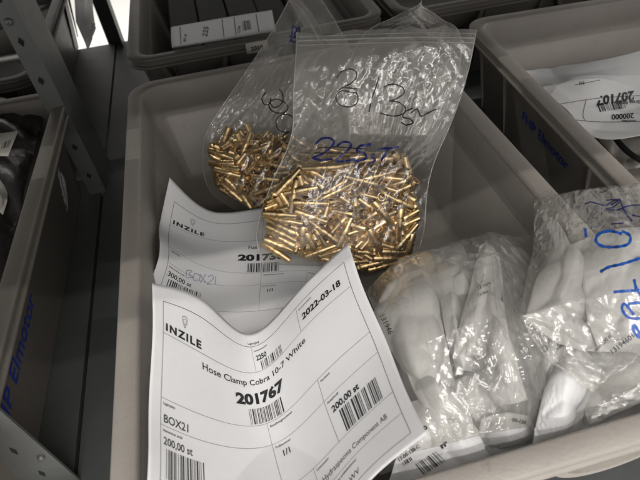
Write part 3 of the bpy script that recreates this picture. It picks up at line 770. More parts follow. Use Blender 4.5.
def make_bin(label, x, y, z, rz, W=.405, D=.6005, H=.146, mat=None, text=None, rim=.018, r=.035, group='plastic storage bins on the shelves', tcen=0., ts=.0255, side_ribs=True):
    root = empty('storage_bin', (0, 0, 0), label, 'storage bin', group)
    mat = mat or m_bin
    # body: outside up, under the rim, inside down, floor
    V, F = loft(W, D, r, [(.040, .0), (.037, .003), (.020, H - .035), (.016, H - .022), (.0165, H - .0155),
                          ], cap_first=True)
    n0 = len(V)
    V2, F2 = loft(W, D, r, [(rim - .0015, H - .006), (rim + .001, H - .012), (rim + .003, H - .045), (rim + .005, H - .047), (rim + .022, .013), (rim + .028, .007), (rim + .036, .0045)], cap_last=True)
    F = F + [tuple(i + n0 for i in f) for f in F2]
    V = V + V2
    body = mesh('bin_body', V, F, mat, root, True)
    body.data.set_sharp_from_angle(angle=math.radians(35))
    V, F = loft(W, D, r, [(.0165, H - .0170), (.001, H - .0170), (.0, H - .0160), (.0, H - .0135), (.001, H - .0125), (.0040, H - .0122), (.0042, H - .0060),
                          (.001, H - .0050), (.0, H - .0038), (.0003, H - .0012), (.002, H), (rim - .003, H - .0002), (rim - .0008, H - .0015), (rim, H - .0055)])
    rm = mesh('rim', V, F, mat, root, True)
    rm.data.set_sharp_from_angle(angle=math.radians(50))
    # ribs beneath the rim, all round the outside
    def rib(cx, cy, nx, ny):
        rb = MB()
        t = .0012
        tx, ty = -ny, nx
        zt = H - .0172
        a = [(0.0, zt), (.0135, zt), (-.004 + .0, .055)]
        def P(o, z, s): return (cx + nx * o + tx * t * s, cy + ny * o + ty * t * s, z)
        # outline on the wall: top outer, top inner, bottom on wall
        pr = [(.0045, zt), (-.001, zt), (-.0175, .02), (-.0158, .02)]
        rb.add([P(o, z, s) for s in (-1, 1) for o, z in pr], [(0, 1, 2, 3), (7, 6, 5, 4), (0, 4, 5, 1), (1, 5, 6, 2), (2, 6, 7, 3), (3, 7, 4, 0)])
        rb.build('wall_rib', mat, root)
    for f in (.16, .38, .62, .84):
        rib(W * f, .0165, 0, -1); rib(W * f, D - .0165, 0, 1)
    for f in (.09, .45, .80, .93) if side_ribs else ():
        rib(.0165, D * f, -1, 0); rib(W - .0165, D * f, 1, 0)
    # curved finger grip under the front rim
    N = 26
    for yy, sy in ((.014, -1), (D - .014, 1)):
        for fx in (.24, .80):
            V = []; F = []
            for q in (0, 1):
                for i in range(N + 1):
                    a = math.pi * i / N
                    rr = .050 if q == 0 else .043
                    cx = W * fx + rr * math.cos(a); cz = H - .017 - rr * .85 * math.sin(a)
                    base = .0165 + .022 * (H - cz - .02) / H
                    yb = base if sy < 0 else D - base
                    yo = .0055 if sy < 0 else D - .0055
                    V += [(cx, yb, cz), (cx, yo, cz)]
            M_ = 2 * (N + 1)
            for i in range(N):
                for o_ in (0, M_):
                    F.append((o_ + 2 * i, o_ + 2 * i + 1, o_ + 2 * i + 3, o_ + 2 * i + 2))
                F.append((2 * i + 1, M_ + 2 * i + 1, M_ + 2 * i + 3, 2 * i + 3))
            mesh('grip_frame', V, F, mat, root, False)
    if text:
        for tx, side in text:
            V, F = text_flat(tx, .012, 1.0)
            s = ts
            w = V[:, 0].max() * s
            P = []
            for a, b in V:
                zc = .076 + b * s * .95
                ins = .037 - .017 * (zc - .003) / (H - .038) - .0006
                if side > 0: P.append((W - ins, D / 2 + tcen - w / 2 + a * s, zc))
                else: P.append((ins, D / 2 + tcen + w / 2 - a * s, zc))
            mesh('printed_text', P, F, m_print, root, False)
    root.location = (x, y, z)
    root.rotation_euler = (0, 0, rz)
    return root


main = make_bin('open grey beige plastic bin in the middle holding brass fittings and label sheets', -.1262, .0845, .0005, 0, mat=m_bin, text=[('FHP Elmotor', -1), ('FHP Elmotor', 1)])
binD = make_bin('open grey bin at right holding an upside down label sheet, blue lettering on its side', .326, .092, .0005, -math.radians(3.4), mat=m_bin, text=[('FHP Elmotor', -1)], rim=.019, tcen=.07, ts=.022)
binL = make_bin('shade-darkened bin at left edge with blue lettering on the side facing the gap', -.6235, .118, .0005, -math.radians(1.1), W=.405, mat=m_bin2, text=[('FHP Elmotor', 1)], tcen=-.10, ts=.030, side_ribs=False)
binA = make_bin('grey bin in shade-darkened plastic behind the middle one holding a row of black boxes', -.131, .752, .0005, 0, D=.5, W=.398, mat=m_bin3)
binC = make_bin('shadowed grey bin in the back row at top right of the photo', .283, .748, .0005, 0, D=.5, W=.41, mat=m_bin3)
binE = make_bin('deeply shade-toned bin in the back row behind the slotted rear post', -.655, .765, .0005, 0, D=.5, W=.395, mat=m_bin4)


# ================================================================== BRASS FITTINGS
def fitting_mesh():
    prof = [(-.0125, .0008), (-.0125, .0022), (-.017, .0023), (-.017, .0028), (-.0166, .0030), (-.0065, .0031), (-.0055, .0036), (-.003, .0042), (-.0022, .0044), (.0015, .0044), (.0019, .0036), (.0030, .0036), (.0034, .0044),
            (.0070, .0044), (.0074, .0036), (.0085, .0036), (.0089, .0044), (.0162, .0044), (.017, .0041), (.017, .0033), (.012, .0029), (.011, .0002)]
    n = 14
    V = []; F = []
    for z, r in prof:
        for i in range(n):
            a = i * math.tau / n
            V.append((r * 1.1 * math.cos(a), r * 1.1 * math.sin(a), z))
    for k in range(len(prof) - 1):
        for i in range(n):
            F.append((k * n + i, k * n + (i + 1) % n, (k + 1) * n + (i + 1) % n, (k + 1) * n + i))
    F.append(tuple(range(n))[::-1])
    # bore of the thin end: sunk disc
    me = bpy.data.meshes.new('brass_fitting')
    me.from_pydata(V, [], F)
    me.materials.append(m_brass)
    me.polygons.foreach_set('use_smooth', [True] * len(me.polygons))
    me.set_sharp_from_angle(angle=math.radians(40))
    return me


FIT = fitting_mesh()


def fit_matrix(a, b):
    c = (a + b) / 2; d = Vector(b - a).normalized()
    q = d.to_track_quat('Z', 'Y')
    return Matrix.Translation(Vector(c)) @ q.to_matrix().to_4x4()


def spread_fittings(data, count, label, group, shift):
    D = np.array(data, float).reshape(-1, 6) * 1e-4
    for k in range(count):
        o = bpy.data.objects.new('brass_fitting', FIT)
        o.matrix_world = fit_matrix(D[k, :3] + shift, D[k, 3:] + shift)
        tag(o, label, 'brass fitting', group)
        col.objects.link(o)
    bm = bmesh.new()
    for k in range(count, len(D)):
        n = len(bm.verts)
        bm.from_mesh(FIT)
        bm.verts.ensure_lookup_table()
        bmesh.ops.transform(bm, matrix=fit_matrix(D[k, :3] + shift, D[k, 3:] + shift), verts=bm.verts[n:])
    me = bpy.data.meshes.new('heap_of_brass_fittings')
    bm.to_mesh(me); bm.free()
    me.materials.append(m_brass)
    me.polygons.foreach_set('use_smooth', [True] * len(me.polygons))
    me.set_sharp_from_angle(angle=math.radians(40))
    o = link('heap_of_brass_fittings', me)
    return tag(o, 'deeper layer of brass fittings hidden in ' + label.split(' in ')[-1], 'brass fittings', kind='stuff')


spread_fittings(FIT_TWO, 190, 'small turned brass fitting lying in the front zip bag', 'brass fittings in the front zip bag', np.zeros(3))
spread_fittings(FIT_ONE, 105, 'small turned brass fitting lying in the rear zip bag', 'brass fittings in the rear zip bag', np.zeros(3))
lone = bpy.data.objects.new('brass_fitting', FIT)
lone.matrix_world = fit_matrix(atz(290, 261, .082), atz(263, 242, .096))
tag(lone, 'single brass fitting lying across the digits of the rear label sheet', 'brass fitting')
col.objects.link(lone)


# ================================================================== ZIP BAGS OF BRASS
def plane_pts(fr, px, py, off=0.):
    O, ex, eu, en = [np.array(q) for q in fr]
    d = ray(px, py)
    k = ((O - EYE) @ en) / (d @ en)
    return EYE + d * k + en * off


def zip_bag(name, label, fr, left, right, bulge, seed, mat, res=129, ex=.055, maxd=.0075):
    """left / right: photo points down both edges of the bag; bulge(u, v) = (front, back) metres"""
    root = empty(name, tuple(plane_pts(fr, *left[-1])), label, 'zip bag', 'clear zip bags in the middle bin')
    en = np.array(fr[3])
    k = np.linspace(0, 1, len(left))
    sp = spline_matrix(k, np.linspace(0, 1, res))
    Lp = sp @ np.array(left, float); Rp = sp @ np.array(right, float)
    u = np.linspace(0, 1, res)
    P = np.zeros((res, res, 3))
    for i in range(res):
        for j in range(res):
            q = Lp[i] * (1 - u[j]) + Rp[i] * u[j]
            P[i, j] = plane_pts(fr, *q)
    U, V_ = np.meshgrid(u, u)
    fb, bb = bulge(U, V_)
    wave = .004 * np.sin(U * 5 + seed) * (1 - V_) ** 2
    msk = np.clip(V_ * 7 - .35, 0.05, 1)
    F1 = wrinkle(P + en * (fb + wave)[:, :, None], ex, seed, maxd, 5 if res > 100 else 4, mask=msk, stiff=.30)
    F2 = wrinkle(P - en * (bb - wave)[:, :, None], ex, seed + 5, maxd, 5 if res > 100 else 4, mask=msk, stiff=.30)
    rg = np.random.default_rng(seed + 3)
    jag = np.interp(np.arange(res), np.arange(0, res + 8, 8), rg.normal(size=len(np.arange(0, res + 8, 8))) * .0011)
    for F_ in (F1, F2):
        F_[0] += np.array(fr[2]) * jag[:, None]
        F_[1] += np.array(fr[2]) * jag[:, None] * .6
    V = np.concatenate([F1.reshape(-1, 3), F2.reshape(-1, 3)])
    F = grid_faces(res, res) + grid_faces(res, res, res * res, True)
    # closed bottom
    for j in range(res - 1):
        q = (res - 1) * res + j
        F.append((q, q + res * res, q + 1 + res * res, q + 1))
    ob = mesh('bag_film', V, F, mat, root)
    cl = np.clip((V_ - .42) / .18, 0, 1).reshape(-1)
    at_ = ob.data.attributes.new('clarity', 'FLOAT', 'POINT')
    at_.data.foreach_set('value', np.concatenate([cl, cl]))
    for cidx in (0, res - 1):
        line = (F1[:, cidx] + F2[:, cidx]) / 2
        V = []; Fc = []
        ex_ = np.array(fr[1])
        for p in line:
            for q in range(6):
                an = q * math.tau / 6
                V.append(p + en * .0007 * math.cos(an) + ex_ * .0007 * math.sin(an))
        for s_ in range(len(line) - 1):
            for q in range(6):
                Fc.append((s_ * 6 + q, s_ * 6 + (q + 1) % 6, (s_ + 1) * 6 + (q + 1) % 6, (s_ + 1) * 6 + q))
        mesh('side_seam', V, Fc, m_zip, root)
    # zip closure: two beads and a hazy strip near the mouth
    N = np.gradient(F1, axis=0)
    def bead(v0, r, nm='zip_bead', dd=.0006):
        i0 = v0 * (res - 1); i = int(i0); t = i0 - i
        line = F1[i] * (1 - t) + F1[i + 1] * t
        V = []; Fc = []
        n = len(line); m = 6
        up = np.array(fr[2])
        for p in line:
            for q in range(m):
                an = q * math.tau / m
                V.append(p + en * (dd + r * math.cos(an)) + up * r * math.sin(an))
        for s_ in range(n - 1):
            for q in range(m):
                Fc.append((s_ * m + q, s_ * m + (q + 1) % m, (s_ + 1) * m + (q + 1) % m, (s_ + 1) * m + q))
        mesh(nm, V, Fc, m_zip, root)
    return root, F1, F2, bead


def bulge_two(U, V):
    pu = np.clip(1 - np.abs(2 * U - 1) ** 3.2, 0, 1)
    t = np.clip((V - .30) / .3, 0, 1); s = t * t * (3 - 2 * t)
    end = np.clip((1 - V) / .10, 0, 1) ** .5
    f = pu * (.0015 + .0145 * s) * (.25 + .75 * end)
    b = pu * (.002 + .023 * s) * (.3 + .7 * end) + .0008
    return f, b


bag2, b2f, b2b, bead = zip_bag('zip_bag', 'clear zip bag of brass fittings marked 313 st in black and 225 st in blue', FR_TWO,
    [(297, 32), (296, 60), (294, 100), (292, 135), (277, 172), (263, 208), (257, 238), (264, 264)],
    [(477, 29), (471, 58), (461, 95), (447, 132), (433, 165), (426, 198), (423, 232), (412, 267)], bulge_two, 11, m_film)
bead(.047, .0009); bead(.072, .0005); bead(.024, .0004)
bv2 = bvh_of([b2f])
mk = MB()
for st in ([(337, 78), (341, 72), (350, 69), (356, 72), (356, 78), (350, 84), (342, 88), (337, 92)],
           [(342, 87), (350, 88), (357, 89)],
           [(357, 93), (350, 92), (341, 91), (336, 97), (339, 104), (348, 107), (356, 104), (358, 98), (356, 92)],
           [(379, 77), (375, 90), (372, 98)], [(371, 103), (369, 112)],
           [(384, 87), (392, 84), (402, 87), (404, 93), (396, 99), (389, 101)], [(389, 101), (398, 102), (405, 107), (404, 113), (396, 116), (387, 115), (380, 113)],
           [(413, 108), (405, 112), (403, 117), (410, 119), (413, 123), (406, 125), (401, 122)],
           [(411, 113), (417, 109), (421, 116), (428, 113), (436, 109)]):
    stroke_mesh(mk, bv2, st, .0011)
mk.build('black_handwriting', m_black, bag2)
mk = MB()
for st in ([(316, 144), (321, 139), (329, 138), (334, 142), (330, 148), (322, 154), (313, 158), (322, 160), (333, 159)],
           [(337, 146), (343, 142), (350, 143), (350, 148), (343, 154), (336, 161), (345, 161), (355, 159)],
           [(371, 144), (360, 146), (357, 151), (364, 153), (366, 158), (359, 161), (352, 160)], [(364, 146), (371, 145)],
           [(375, 154), (371, 156), (375, 160), (370, 164)],
           [(378, 149), (390, 148), (399, 147)], [(389, 148), (384, 156), (381, 161)]):
    stroke_mesh(mk, bv2, st, .0019)
mk.build('blue_handwriting', m_navy, bag2)
mk = MB()
for st in ([(318, 148), (335, 147), (352, 148), (366, 149)], [(315, 153), (335, 153), (352, 153), (364, 153)]):
    stroke_mesh(mk, bv2, st, .0009, .0009)
mk.build('strike_lines', m_black, bag2)


def bulge_one(U, V):
    pu = np.clip(1 - np.abs(2 * U - 1) ** 3.0, 0, 1)
    t = np.clip((V - .38) / .3, 0, 1); s = t * t * (3 - 2 * t)
    end = np.clip((1 - V) / .12, 0, 1) ** .5
    f = pu * (.002 + .0165 * s) * (.25 + .75 * end)
    b = pu * (.003 + .024 * s) * (.3 + .7 * end) + .0008
    return f, b


bag1, b1f, b1b, bead = zip_bag('zip_bag', 'tilted clear zip bag of brass fittings marked 300 st standing behind', FR_ONE,
    [(290, -4), (272, 30), (248, 68), (221, 108), (205, 138), (203, 166), (214, 195), (252, 218)],
    [(318, -4), (334, 20), (352, 52), (365, 85), (368, 120), (362, 160), (352, 195), (322, 222)], bulge_one, 23, m_film)
bv1 = bvh_of([b1f])
mk = MB()
for st in ([(266, 92), (262, 98), (264, 104), (269, 104), (271, 98)], [(270, 102), (273, 107), (279, 106), (283, 100), (282, 93), (279, 89)],
           [(272, 100), (269, 104), (271, 110), (278, 113), (285, 112), (288, 107), (284, 102), (277, 99), (271, 101)],
           [(279, 116), (276, 121), (278, 129), (285, 132), (292, 130), (295, 123), (291, 116), (284, 114), (279, 116)],
           [(284, 134), (283, 139), (286, 143), (290, 144)], [(284, 134), (290, 133), (295, 136), (294, 142), (289, 146)], [(297, 145), (298, 150), (294, 152)]):
    stroke_mesh(mk, bv1, st, .0010)
mk.build('black_handwriting', m_black, bag1)
mk = MB()
for st in ([(290, 42), (292, 34), (293, 26), (297, 30), (294, 35), (298, 37), (296, 42), (290, 40)], [(296, 33), (299, 27), (299, 33), (293, 38)], [(289, 36), (296, 38), (299, 36)]):
    stroke_mesh(mk, bv1, st, .0013)
mk.build('blue_handwriting', m_navy, bag1)
# zip strip running down the right hand side of the tilted bag
mk = MB()
stroke_mesh(mk, bv1, [(291, 0), (303, 12), (316, 34), (327, 55), (338, 76), (345, 92)], .0016)
stroke_mesh(mk, bv1, [(296, -2), (310, 12), (322, 32), (334, 54)], .0008)
mk.build('zip_bead', m_zip, bag1)

# third bag: only its mouth corner shows
def bulge_three(U, V):
    pu = np.clip(1 - np.abs(2 * U - 1) ** 3, 0, 1)
    return pu * .002, pu * .002 + .0008


O3 = [np.array(q) for q in FR_TWO]
FR_THREE = [(O3[0] - O3[3] * .034).tolist(), O3[1].tolist(), O3[2].tolist(), O3[3].tolist()]
bag3, b3f, b3b, bead = zip_bag('zip_bag', 'clear zip bag mostly hidden behind, only its ribbed mouth corner showing', FR_THREE,
    [(420, 4), (404, 12), (388, 20), (372, 28), (352, 60), (350, 140)],
    [(421, 4), (434, 12), (446, 21), (458, 31), (458, 70), (430, 140)], bulge_three, 31, m_film, res=65)
bv3 = bvh_of([b3f])
mk = MB()
for q in range(6):
    s = q * 4.2
    stroke_mesh(mk, bv3, [(412 + s * .55, 8 + s * .12), (425 + s * .7, 22 + s * .0), (440 + s * .75, 38 - s * .05)], .0008)
stroke_mesh(mk, bv3, [(409, 10), (420, 24), (434, 40), (446, 54)], .002)
mk.build('zip_beads', m_zip, bag3)


# ================================================================== LABEL SHEETS
US = [0, .235, .47, .73, 1]
VS = [0, .137, .41, .53, .76, 1]


def label_art(W, H, title, number, qty, box, sheet, root, seed, full=True):
    ln = Print(W, H); tx = Print(W, H); sm_ = Print(W, H)
    for v in (0, 1): ln.hline(v, w=.4)
    for u in (0, 1): ln.vline(u, 0, 1, .4)
    for v in (.137, .41, .53): ln.hline(v)
    ln.hline(.76, .0, 1); ln.hline(.885, .6, 1)
    ln.vline(.47, 0, .137); ln.vline(.47, .41, .76); ln.vline(.73, .41, .76); ln.vline(.6, .76, 1); ln.vline(.73, 0, .137)
    if full:
        tx.text('INZILE', .012, .122, 6.8, .045, space=1.28, fit=40)
    else:
        tx.text('INZILE', .012, .122, 6.2, .045, space=1.28, fit=37)
    # small shield emblem
    cx, cy, r = .115 * W, .052 * H, 4.2
    P = [(-.9, -.75), (-.35, -1.05), (.35, -1.05), (.9, -.75), (.72, .1), (0, 1.15), (-.72, .1)]
    for sc_, hw in ((1, .16), (.55, .14)):
        for i in range(7):
            a = np.array(P[i]) * r * .8 * sc_; b = np.array(P[(i + 1) % 7]) * r * .8 * sc_
            d = b - a; nn = np.array([-d[1], d[0]]) / np.linalg.norm(d) * hw
            n = len(sm_.V)
            for q in (a - nn, b - nn, b + nn, a + nn): sm_.V.append((cx + q[0], cy + q[1]))
            sm_.F.append((n, n + 1, n + 2, n + 3))
    tx.text(title, .47, .2, 6.6, .012, 'c', fit=None if not full else 112)
    tx.text(number, .47, .295, 11.8, .05, 'c', fit=50)
    tx.barcode(.40, .32, .565, .402, seed + 1, 44)
    s = 2.9
    sm_.text('Lageringång', .455, -.012, s, .01)
    sm_.text('Leveransnummer', .48, .03, s * .8, .01); tx.text('2250', .485, .078, 6.2, .03)
    tx.barcode(.505, .086, .625, .132, seed + 2, 30)
    sm_.text('Leveransdatum', .74, .03, s * .85, .01); tx.text('2022-03-18', .75, .093, 7.2, .035, fit=44)
    sm_.text('Lagerplats', .01, .437, s, .01)
    sm_.text('Beställningsnummer', .48, .437, s, .01); sm_.text('Revision', .74, .437, s, .01)
    sm_.text('Inlevererat antal', .01, .557, s, .01); sm_.text('Kollinummer', .48, .557, s, .01); sm_.text('Antal/kolli', .74, .557, s, .01)
    if box: tx.text(box, .012, .515, 8.4, .012)
    tx.text(qty, .012, .612, 7.6, .012)
    tx.barcode(.025, .628, .20, .748, seed + 3, 40)
    tx.text('1/1', .50, .612, 7, .02)
    tx.text('200,00 st', .75, .615, 7.4, .035)
    tx.barcode(.775, .63, .965, .75, seed + 4, 40)
    sm_.text('Leverantör', .61, .785, s, .01)
    tx.text('Hydraspecma Component AB', .62, .855, 6.4, 0, fit=68)
    sm_.text('Leverantörens artikelnummer', .61, .912, s, .01)
    tx.text('10-7-WV', .66, .975, 6.4, .0)
    ln.build('ruled_lines', sheet, m_grey_ink, root, .0002)
    tx.build('printed_text', sheet, m_ink, root, .00025)
    sm_.build('small_print', sheet, m_ink, root, .00025)


S1 = Sheet(LAB_ONE, US, VS)
lab1 = empty('label_sheet', tuple(S1.C[2, 2]), 'curled white label sheet numbered 201767 leaning over the bin\'s front left', 'label sheet', 'printed white label sheets')
paper('paper', S1, -.052, 1.045, -.075, 1.05, lab1)
label_art(210, 163, 'Hose Clamp Cobra 10-7 White', '201767', '200,00 st', 'BOX21', S1, lab1, 3)

S2 = Sheet(LAB_TWO, US, VS)
S2.C[:, 4, 0] -= .026
S2.C[:, 4, 2] -= .022
S2.C[:, 3, 0] -= .004
lab2 = empty('label_sheet', tuple(S2.C[2, 2]), 'white label sheet numbered 201736 with BOX 21 handwritten, tucked behind the other', 'label sheet', 'printed white label sheets')
paper('paper', S2, -.05, 1.045, -.085, 1.04, lab2)
label_art(217, 170, 'Fuel Nippel', '201736', '300,00 st', None, S2, lab2, 13, False)
G2 = S2.grid(np.linspace(-.05, 1.04, 60), np.linspace(-.05, 1.04, 60))
bvl2 = bvh_of([G2])
mk = MB()
for st in ([(187, 270), (186, 278)], [(187, 270), (192, 271), (189, 274), (193, 277), (187, 278)], [(195, 273), (193, 279), (198, 281), (200, 276), (195, 273)], [(200, 274), (206, 283)], [(206, 274), (200, 283)],
           [(208, 277), (212, 275), (213, 279), (207, 284), (213, 284)], [(216, 276), (215, 284)]):
    stroke_mesh(mk, bvl2, st, .0005, .0004)
mk.build('pen_handwriting', m_pencil, lab2)


# ================================================================== WHITE BAGS
def zgrid(rows):
    return [[atz(*p) for p in r] for r in rows]


def white_bag(label, rows, thick, seed, mat=None, name='white_plastic_bag', res=65, ex=.045, maxd=.008,
              group='white plastic bags in the middle bin', tilt=0., sag=0.):
    nc = len(rows[0]); nr = len(rows)
    rows = [[(p[0], p[1], p[2] + tilt * (.5 - j / (nc - 1)) * 2 + sag * (.5 - i / (nr - 1)) * 2) for j, p in enumerate(r)] for i, r in enumerate(rows)]
    G = zgrid(rows)
    inside = 'middle bin' in group
    if inside:
        G = [[np.array([min(p[0], .246 + (p[2] - .1) * .12), max(p[1], .1065), p[2]]) if p[2] < .152 else p for p in r] for r in G]
    root = empty(name, tuple(G[-1][0]), label, 'plastic bag', group)
    o, F1 = pillow('bag_film', G, thick * .45, mat or m_white, root, seed, res, ex, maxd, 4, .5, True, .34, .0042)
    return root, F1


# lower layer that fills the bin under the visible bags
white_bag('flat white bag lying deepest under the clear bags at right', [[(410, 290, .05), (520, 255, .05), (620, 220, .05)], [(400, 370, .06), (540, 345, .07), (660, 320, .07)], [(380, 470, .07), (540, 435, .075), (700, 400, .075)]], .03, 41, m_white2)
white_bag('milky bag lying just inside the front wall of the middle bin', [[(440, 345, .082), (540, 330, .082), (650, 290, .08)], [(430, 400, .09), (545, 385, .09), (670, 350, .09)], [(410, 478, .098), (545, 443, .100), (700, 402, .10)]], .03, 42, m_white2)
w1, w1f = white_bag('large smooth white bag with small vertical print beside the front label sheet',
    [[(388, 284, .118), (404, 274, .122), (422, 268, .122), (432, 276, .112)],
     [(374, 312, .118), (400, 308, .132), (426, 304, .134), (441, 318, .120)],
     [(384, 342, .116), (408, 345, .132), (434, 348, .134), (450, 356, .120)],
     [(404, 372, .112), (420, 380, .122), (438, 388, .124), (456, 390, .114)]], .012, 43, tilt=.004)
w1b, _ = white_bag('creamy white bag sloping back to the brass fittings',
    [[(392, 268, .098), (430, 250, .105), (462, 243, .105)], [(412, 296, .10), (444, 276, .115), (470, 268, .108)], [(436, 330, .10), (452, 318, .11), (466, 308, .10)]],
    .012, 51, m_white2, tilt=-.008)
w1c, _ = white_bag('grey translucent pouch lying deep between the two tall white bags',
    [[(432, 282, .095), (452, 276, .10), (472, 272, .095)], [(444, 325, .10), (458, 322, .105), (472, 320, .10)], [(452, 375, .098), (464, 372, .10), (476, 368, .098)]], .012, 56, m_white2)
w2, w2f = white_bag('upright folded white bag with a grey stamp in the centre of the clear bag',
    [[(480, 246, .122), (486, 242, .130), (494, 246, .124)],
     [(470, 282, .118), (484, 276, .140), (503, 286, .124)],
     [(460, 322, .116), (478, 315, .136), (500, 322, .122)],
     [(453, 356, .112), (470, 356, .122), (490, 354, .114)]], .010, 44, tilt=.010)
w2c, w2cf = white_bag('bright folded pouch lying across the foot of the stamped white bag',
    [[(477, 298, .126), (490, 294, .138), (504, 302, .132)],
     [(482, 335, .126), (498, 334, .142), (510, 340, .130)],
     [(488, 370, .120), (504, 370, .134), (520, 376, .122)],
     [(494, 406, .112), (512, 404, .120), (528, 400, .112)]], .012, 57, tilt=-.008)
w2b, _ = white_bag('rounded milky bag behind the folded one with a dark gap beside it',
    [[(500, 248, .098), (520, 248, .108), (538, 264, .094)], [(510, 284, .105), (530, 278, .118), (546, 292, .10)], [(514, 318, .10), (530, 320, .108), (544, 322, .095)]], .018, 52, m_white2, tilt=-.006)
white_bag('thin crumpled white pouch wedged beside the smooth white bag', [[(440, 300, .110), (452, 292, .122), (462, 300, .112)], [(446, 335, .112), (456, 330, .126), (466, 336, .112)], [(456, 372, .106), (464, 370, .116), (474, 372, .106)]], .008, 59, tilt=.004)
white_bag('pointed white pouch leaning to the right under the rounded milky bag', [[(516, 286, .112), (530, 280, .124), (543, 292, .112)], [(512, 318, .112), (526, 314, .130), (541, 322, .116)], [(520, 358, .106), (530, 358, .116), (542, 360, .106)]], .008, 60, tilt=-.006)
white_bag('small folded white pouch behind the stamped one near the brass fittings', [[(440, 262, .108), (456, 254, .118), (474, 254, .108)], [(446, 280, .112), (462, 274, .124), (476, 276, .110)], [(452, 300, .104), (464, 296, .112), (474, 294, .104)]], .008, 64, tilt=.004)
w3, w3f = white_bag('grey shaded pouch with barcode tucked at the bottom by the bin front',
    [[(402, 404, .112), (430, 396, .12), (455, 402, .118), (466, 414, .11)],
     [(400, 430, .115), (430, 422, .124), (458, 424, .120), (478, 434, .112)],
     [(395, 462, .112), (430, 450, .120), (460, 446, .118), (484, 450, .108)],
     [(385, 495, .105), (425, 483, .11), (465, 472, .11), (494, 462, .105)]], .010, 45, m_white, sag=.004)
w4, w4f = white_bag('short white pouch with a narrow dark slit beneath the clear film',
    [[(404, 366, .116), (416, 362, .122), (430, 370, .116)], [(414, 392, .120), (436, 388, .130), (458, 400, .120)], [(430, 420, .116), (456, 418, .124), (480, 436, .112)]], .012, 46, tilt=.004)
w4c, w4cf = white_bag('small crumpled white pouch with a dark printed edge near the bin front',
    [[(482, 418, .112), (506, 412, .120), (530, 416, .112)], [(478, 434, .110), (506, 430, .118), (537, 432, .108)], [(484, 452, .102), (510, 446, .106), (540, 438, .102)]], .010, 58, sag=.004)
w4b, _ = white_bag('slanting grey white pouch folded over right of the dark slit',
    [[(446, 384, .108), (466, 376, .116), (486, 380, .108)], [(460, 404, .108), (478, 398, .116), (496, 404, .108)], [(476, 422, .102), (490, 418, .106), (504, 416, .102)]], .010, 53, m_white2, tilt=.006)
w5, w5f = white_bag('narrow upright white pouch standing against the bin front',
    [[(556, 350, .120), (570, 342, .130), (590, 352, .122)], [(545, 385, .122), (566, 378, .138), (604, 376, .126)], [(537, 420, .116), (560, 414, .13), (588, 404, .12)], [(532, 449, .106), (558, 442, .112), (580, 432, .106)]],
    .012, 47, tilt=.010)
w6, w6f = white_bag('white sheet like bag glowing under the blue numbers at right edge',
    [[(598, 236, .14), (620, 228, .148), (690, 225, .15)], [(580, 278, .15), (620, 268, .16), (690, 262, .16)], [(588, 322, .15), (625, 320, .158), (690, 315, .16)], [(600, 352, .14), (630, 352, .145), (690, 350, .145)]],
    .012, 48, tilt=0, sag=0.008)
w6b, _ = white_bag('pale crumpled bag with pointed corner under the creased clear bag',
    [[(548, 236, .13), (566, 214, .15), (584, 220, .14)], [(546, 270, .14), (570, 252, .165), (596, 262, .15)], [(524, 318, .145), (560, 305, .165), (592, 305, .15)], [(560, 345, .13), (580, 350, .14), (602, 352, .13)]], .014, 54, m_white2, tilt=0.012, sag=0)
w7, w7f = white_bag('small bright white pouch low in the middle with a punched hole',
    [[(526, 334, .115), (540, 326, .125), (556, 334, .12)], [(528, 362, .115), (544, 356, .128), (558, 362, .12)], [(535, 398, .105), (546, 400, .11), (556, 396, .105)]], .010, 49, m_white, tilt=-0.006, sag=0)
w7b, _ = white_bag('greyish translucent bag filling the right front corner of the middle bin',
    [[(585, 350, .11), (620, 335, .12), (690, 310, .12)], [(582, 390, .115), (625, 372, .125), (700, 345, .125)], [(585, 428, .105), (640, 404, .11), (720, 372, .11)]], .02, 55, m_white2, tilt=-0.008, sag=0)

# small print on the white pouches
def surf_text(bvh, s, p0, pdir, size, mat, parent, name='printed_text', bold=.02, lift=.0008, up=None):
    """text laid on a surface: p0 start in photo, pdir direction of writing in photo px per size unit"""
    V, F = text_flat(s, bold)
    d = np.array(pdir, float); d /= np.linalg.norm(d)
    up = np.array(up if up is not None else (d[1], -d[0]), float)
    P = []
    for a, b in V:
        q = np.array(p0) + d * a * size + up * b * size
        r_ = Vector(ray(*q)).normalized()
        h = bvh.ray_cast(Vector(EYE), r_)
        if h[0] is None: return
        P.append(np.array(h[0]) - np.array(r_) * lift)
    mesh(name, P, F, mat, parent, False)


def surf_bars(mb, bvh, corners, seed, n=30, lift=.0008):
    """barcode inside a photo quadrilateral TL, TR, BR, BL"""
    rng = random.Random(seed)
    c = np.array(corners, float)
    ws = [rng.choice((1, 1, 2, 3)) for _ in range(n)]; tot = sum(ws); x = 0
    for i, w in enumerate(ws):
        if i % 2 == 0:
            V = []
            for j in range(5):
                for t in (x / tot, (x + w * .85) / tot):
                    q = (c[0] * (1 - t) + c[1] * t) * (1 - j / 4) + (c[3] * (1 - t) + c[2] * t) * (j / 4)
                    r_ = Vector(ray(*q)).normalized(); h = bvh.ray_cast(Vector(EYE), r_)
                    if h[0] is None: break
                    V.append(np.array(h[0]) - np.array(r_) * lift)
            if len(V) == 10:
                mb.add(V, [(2 * j, 2 * j + 1, 2 * j + 3, 2 * j + 2) for j in range(4)])
        x += w


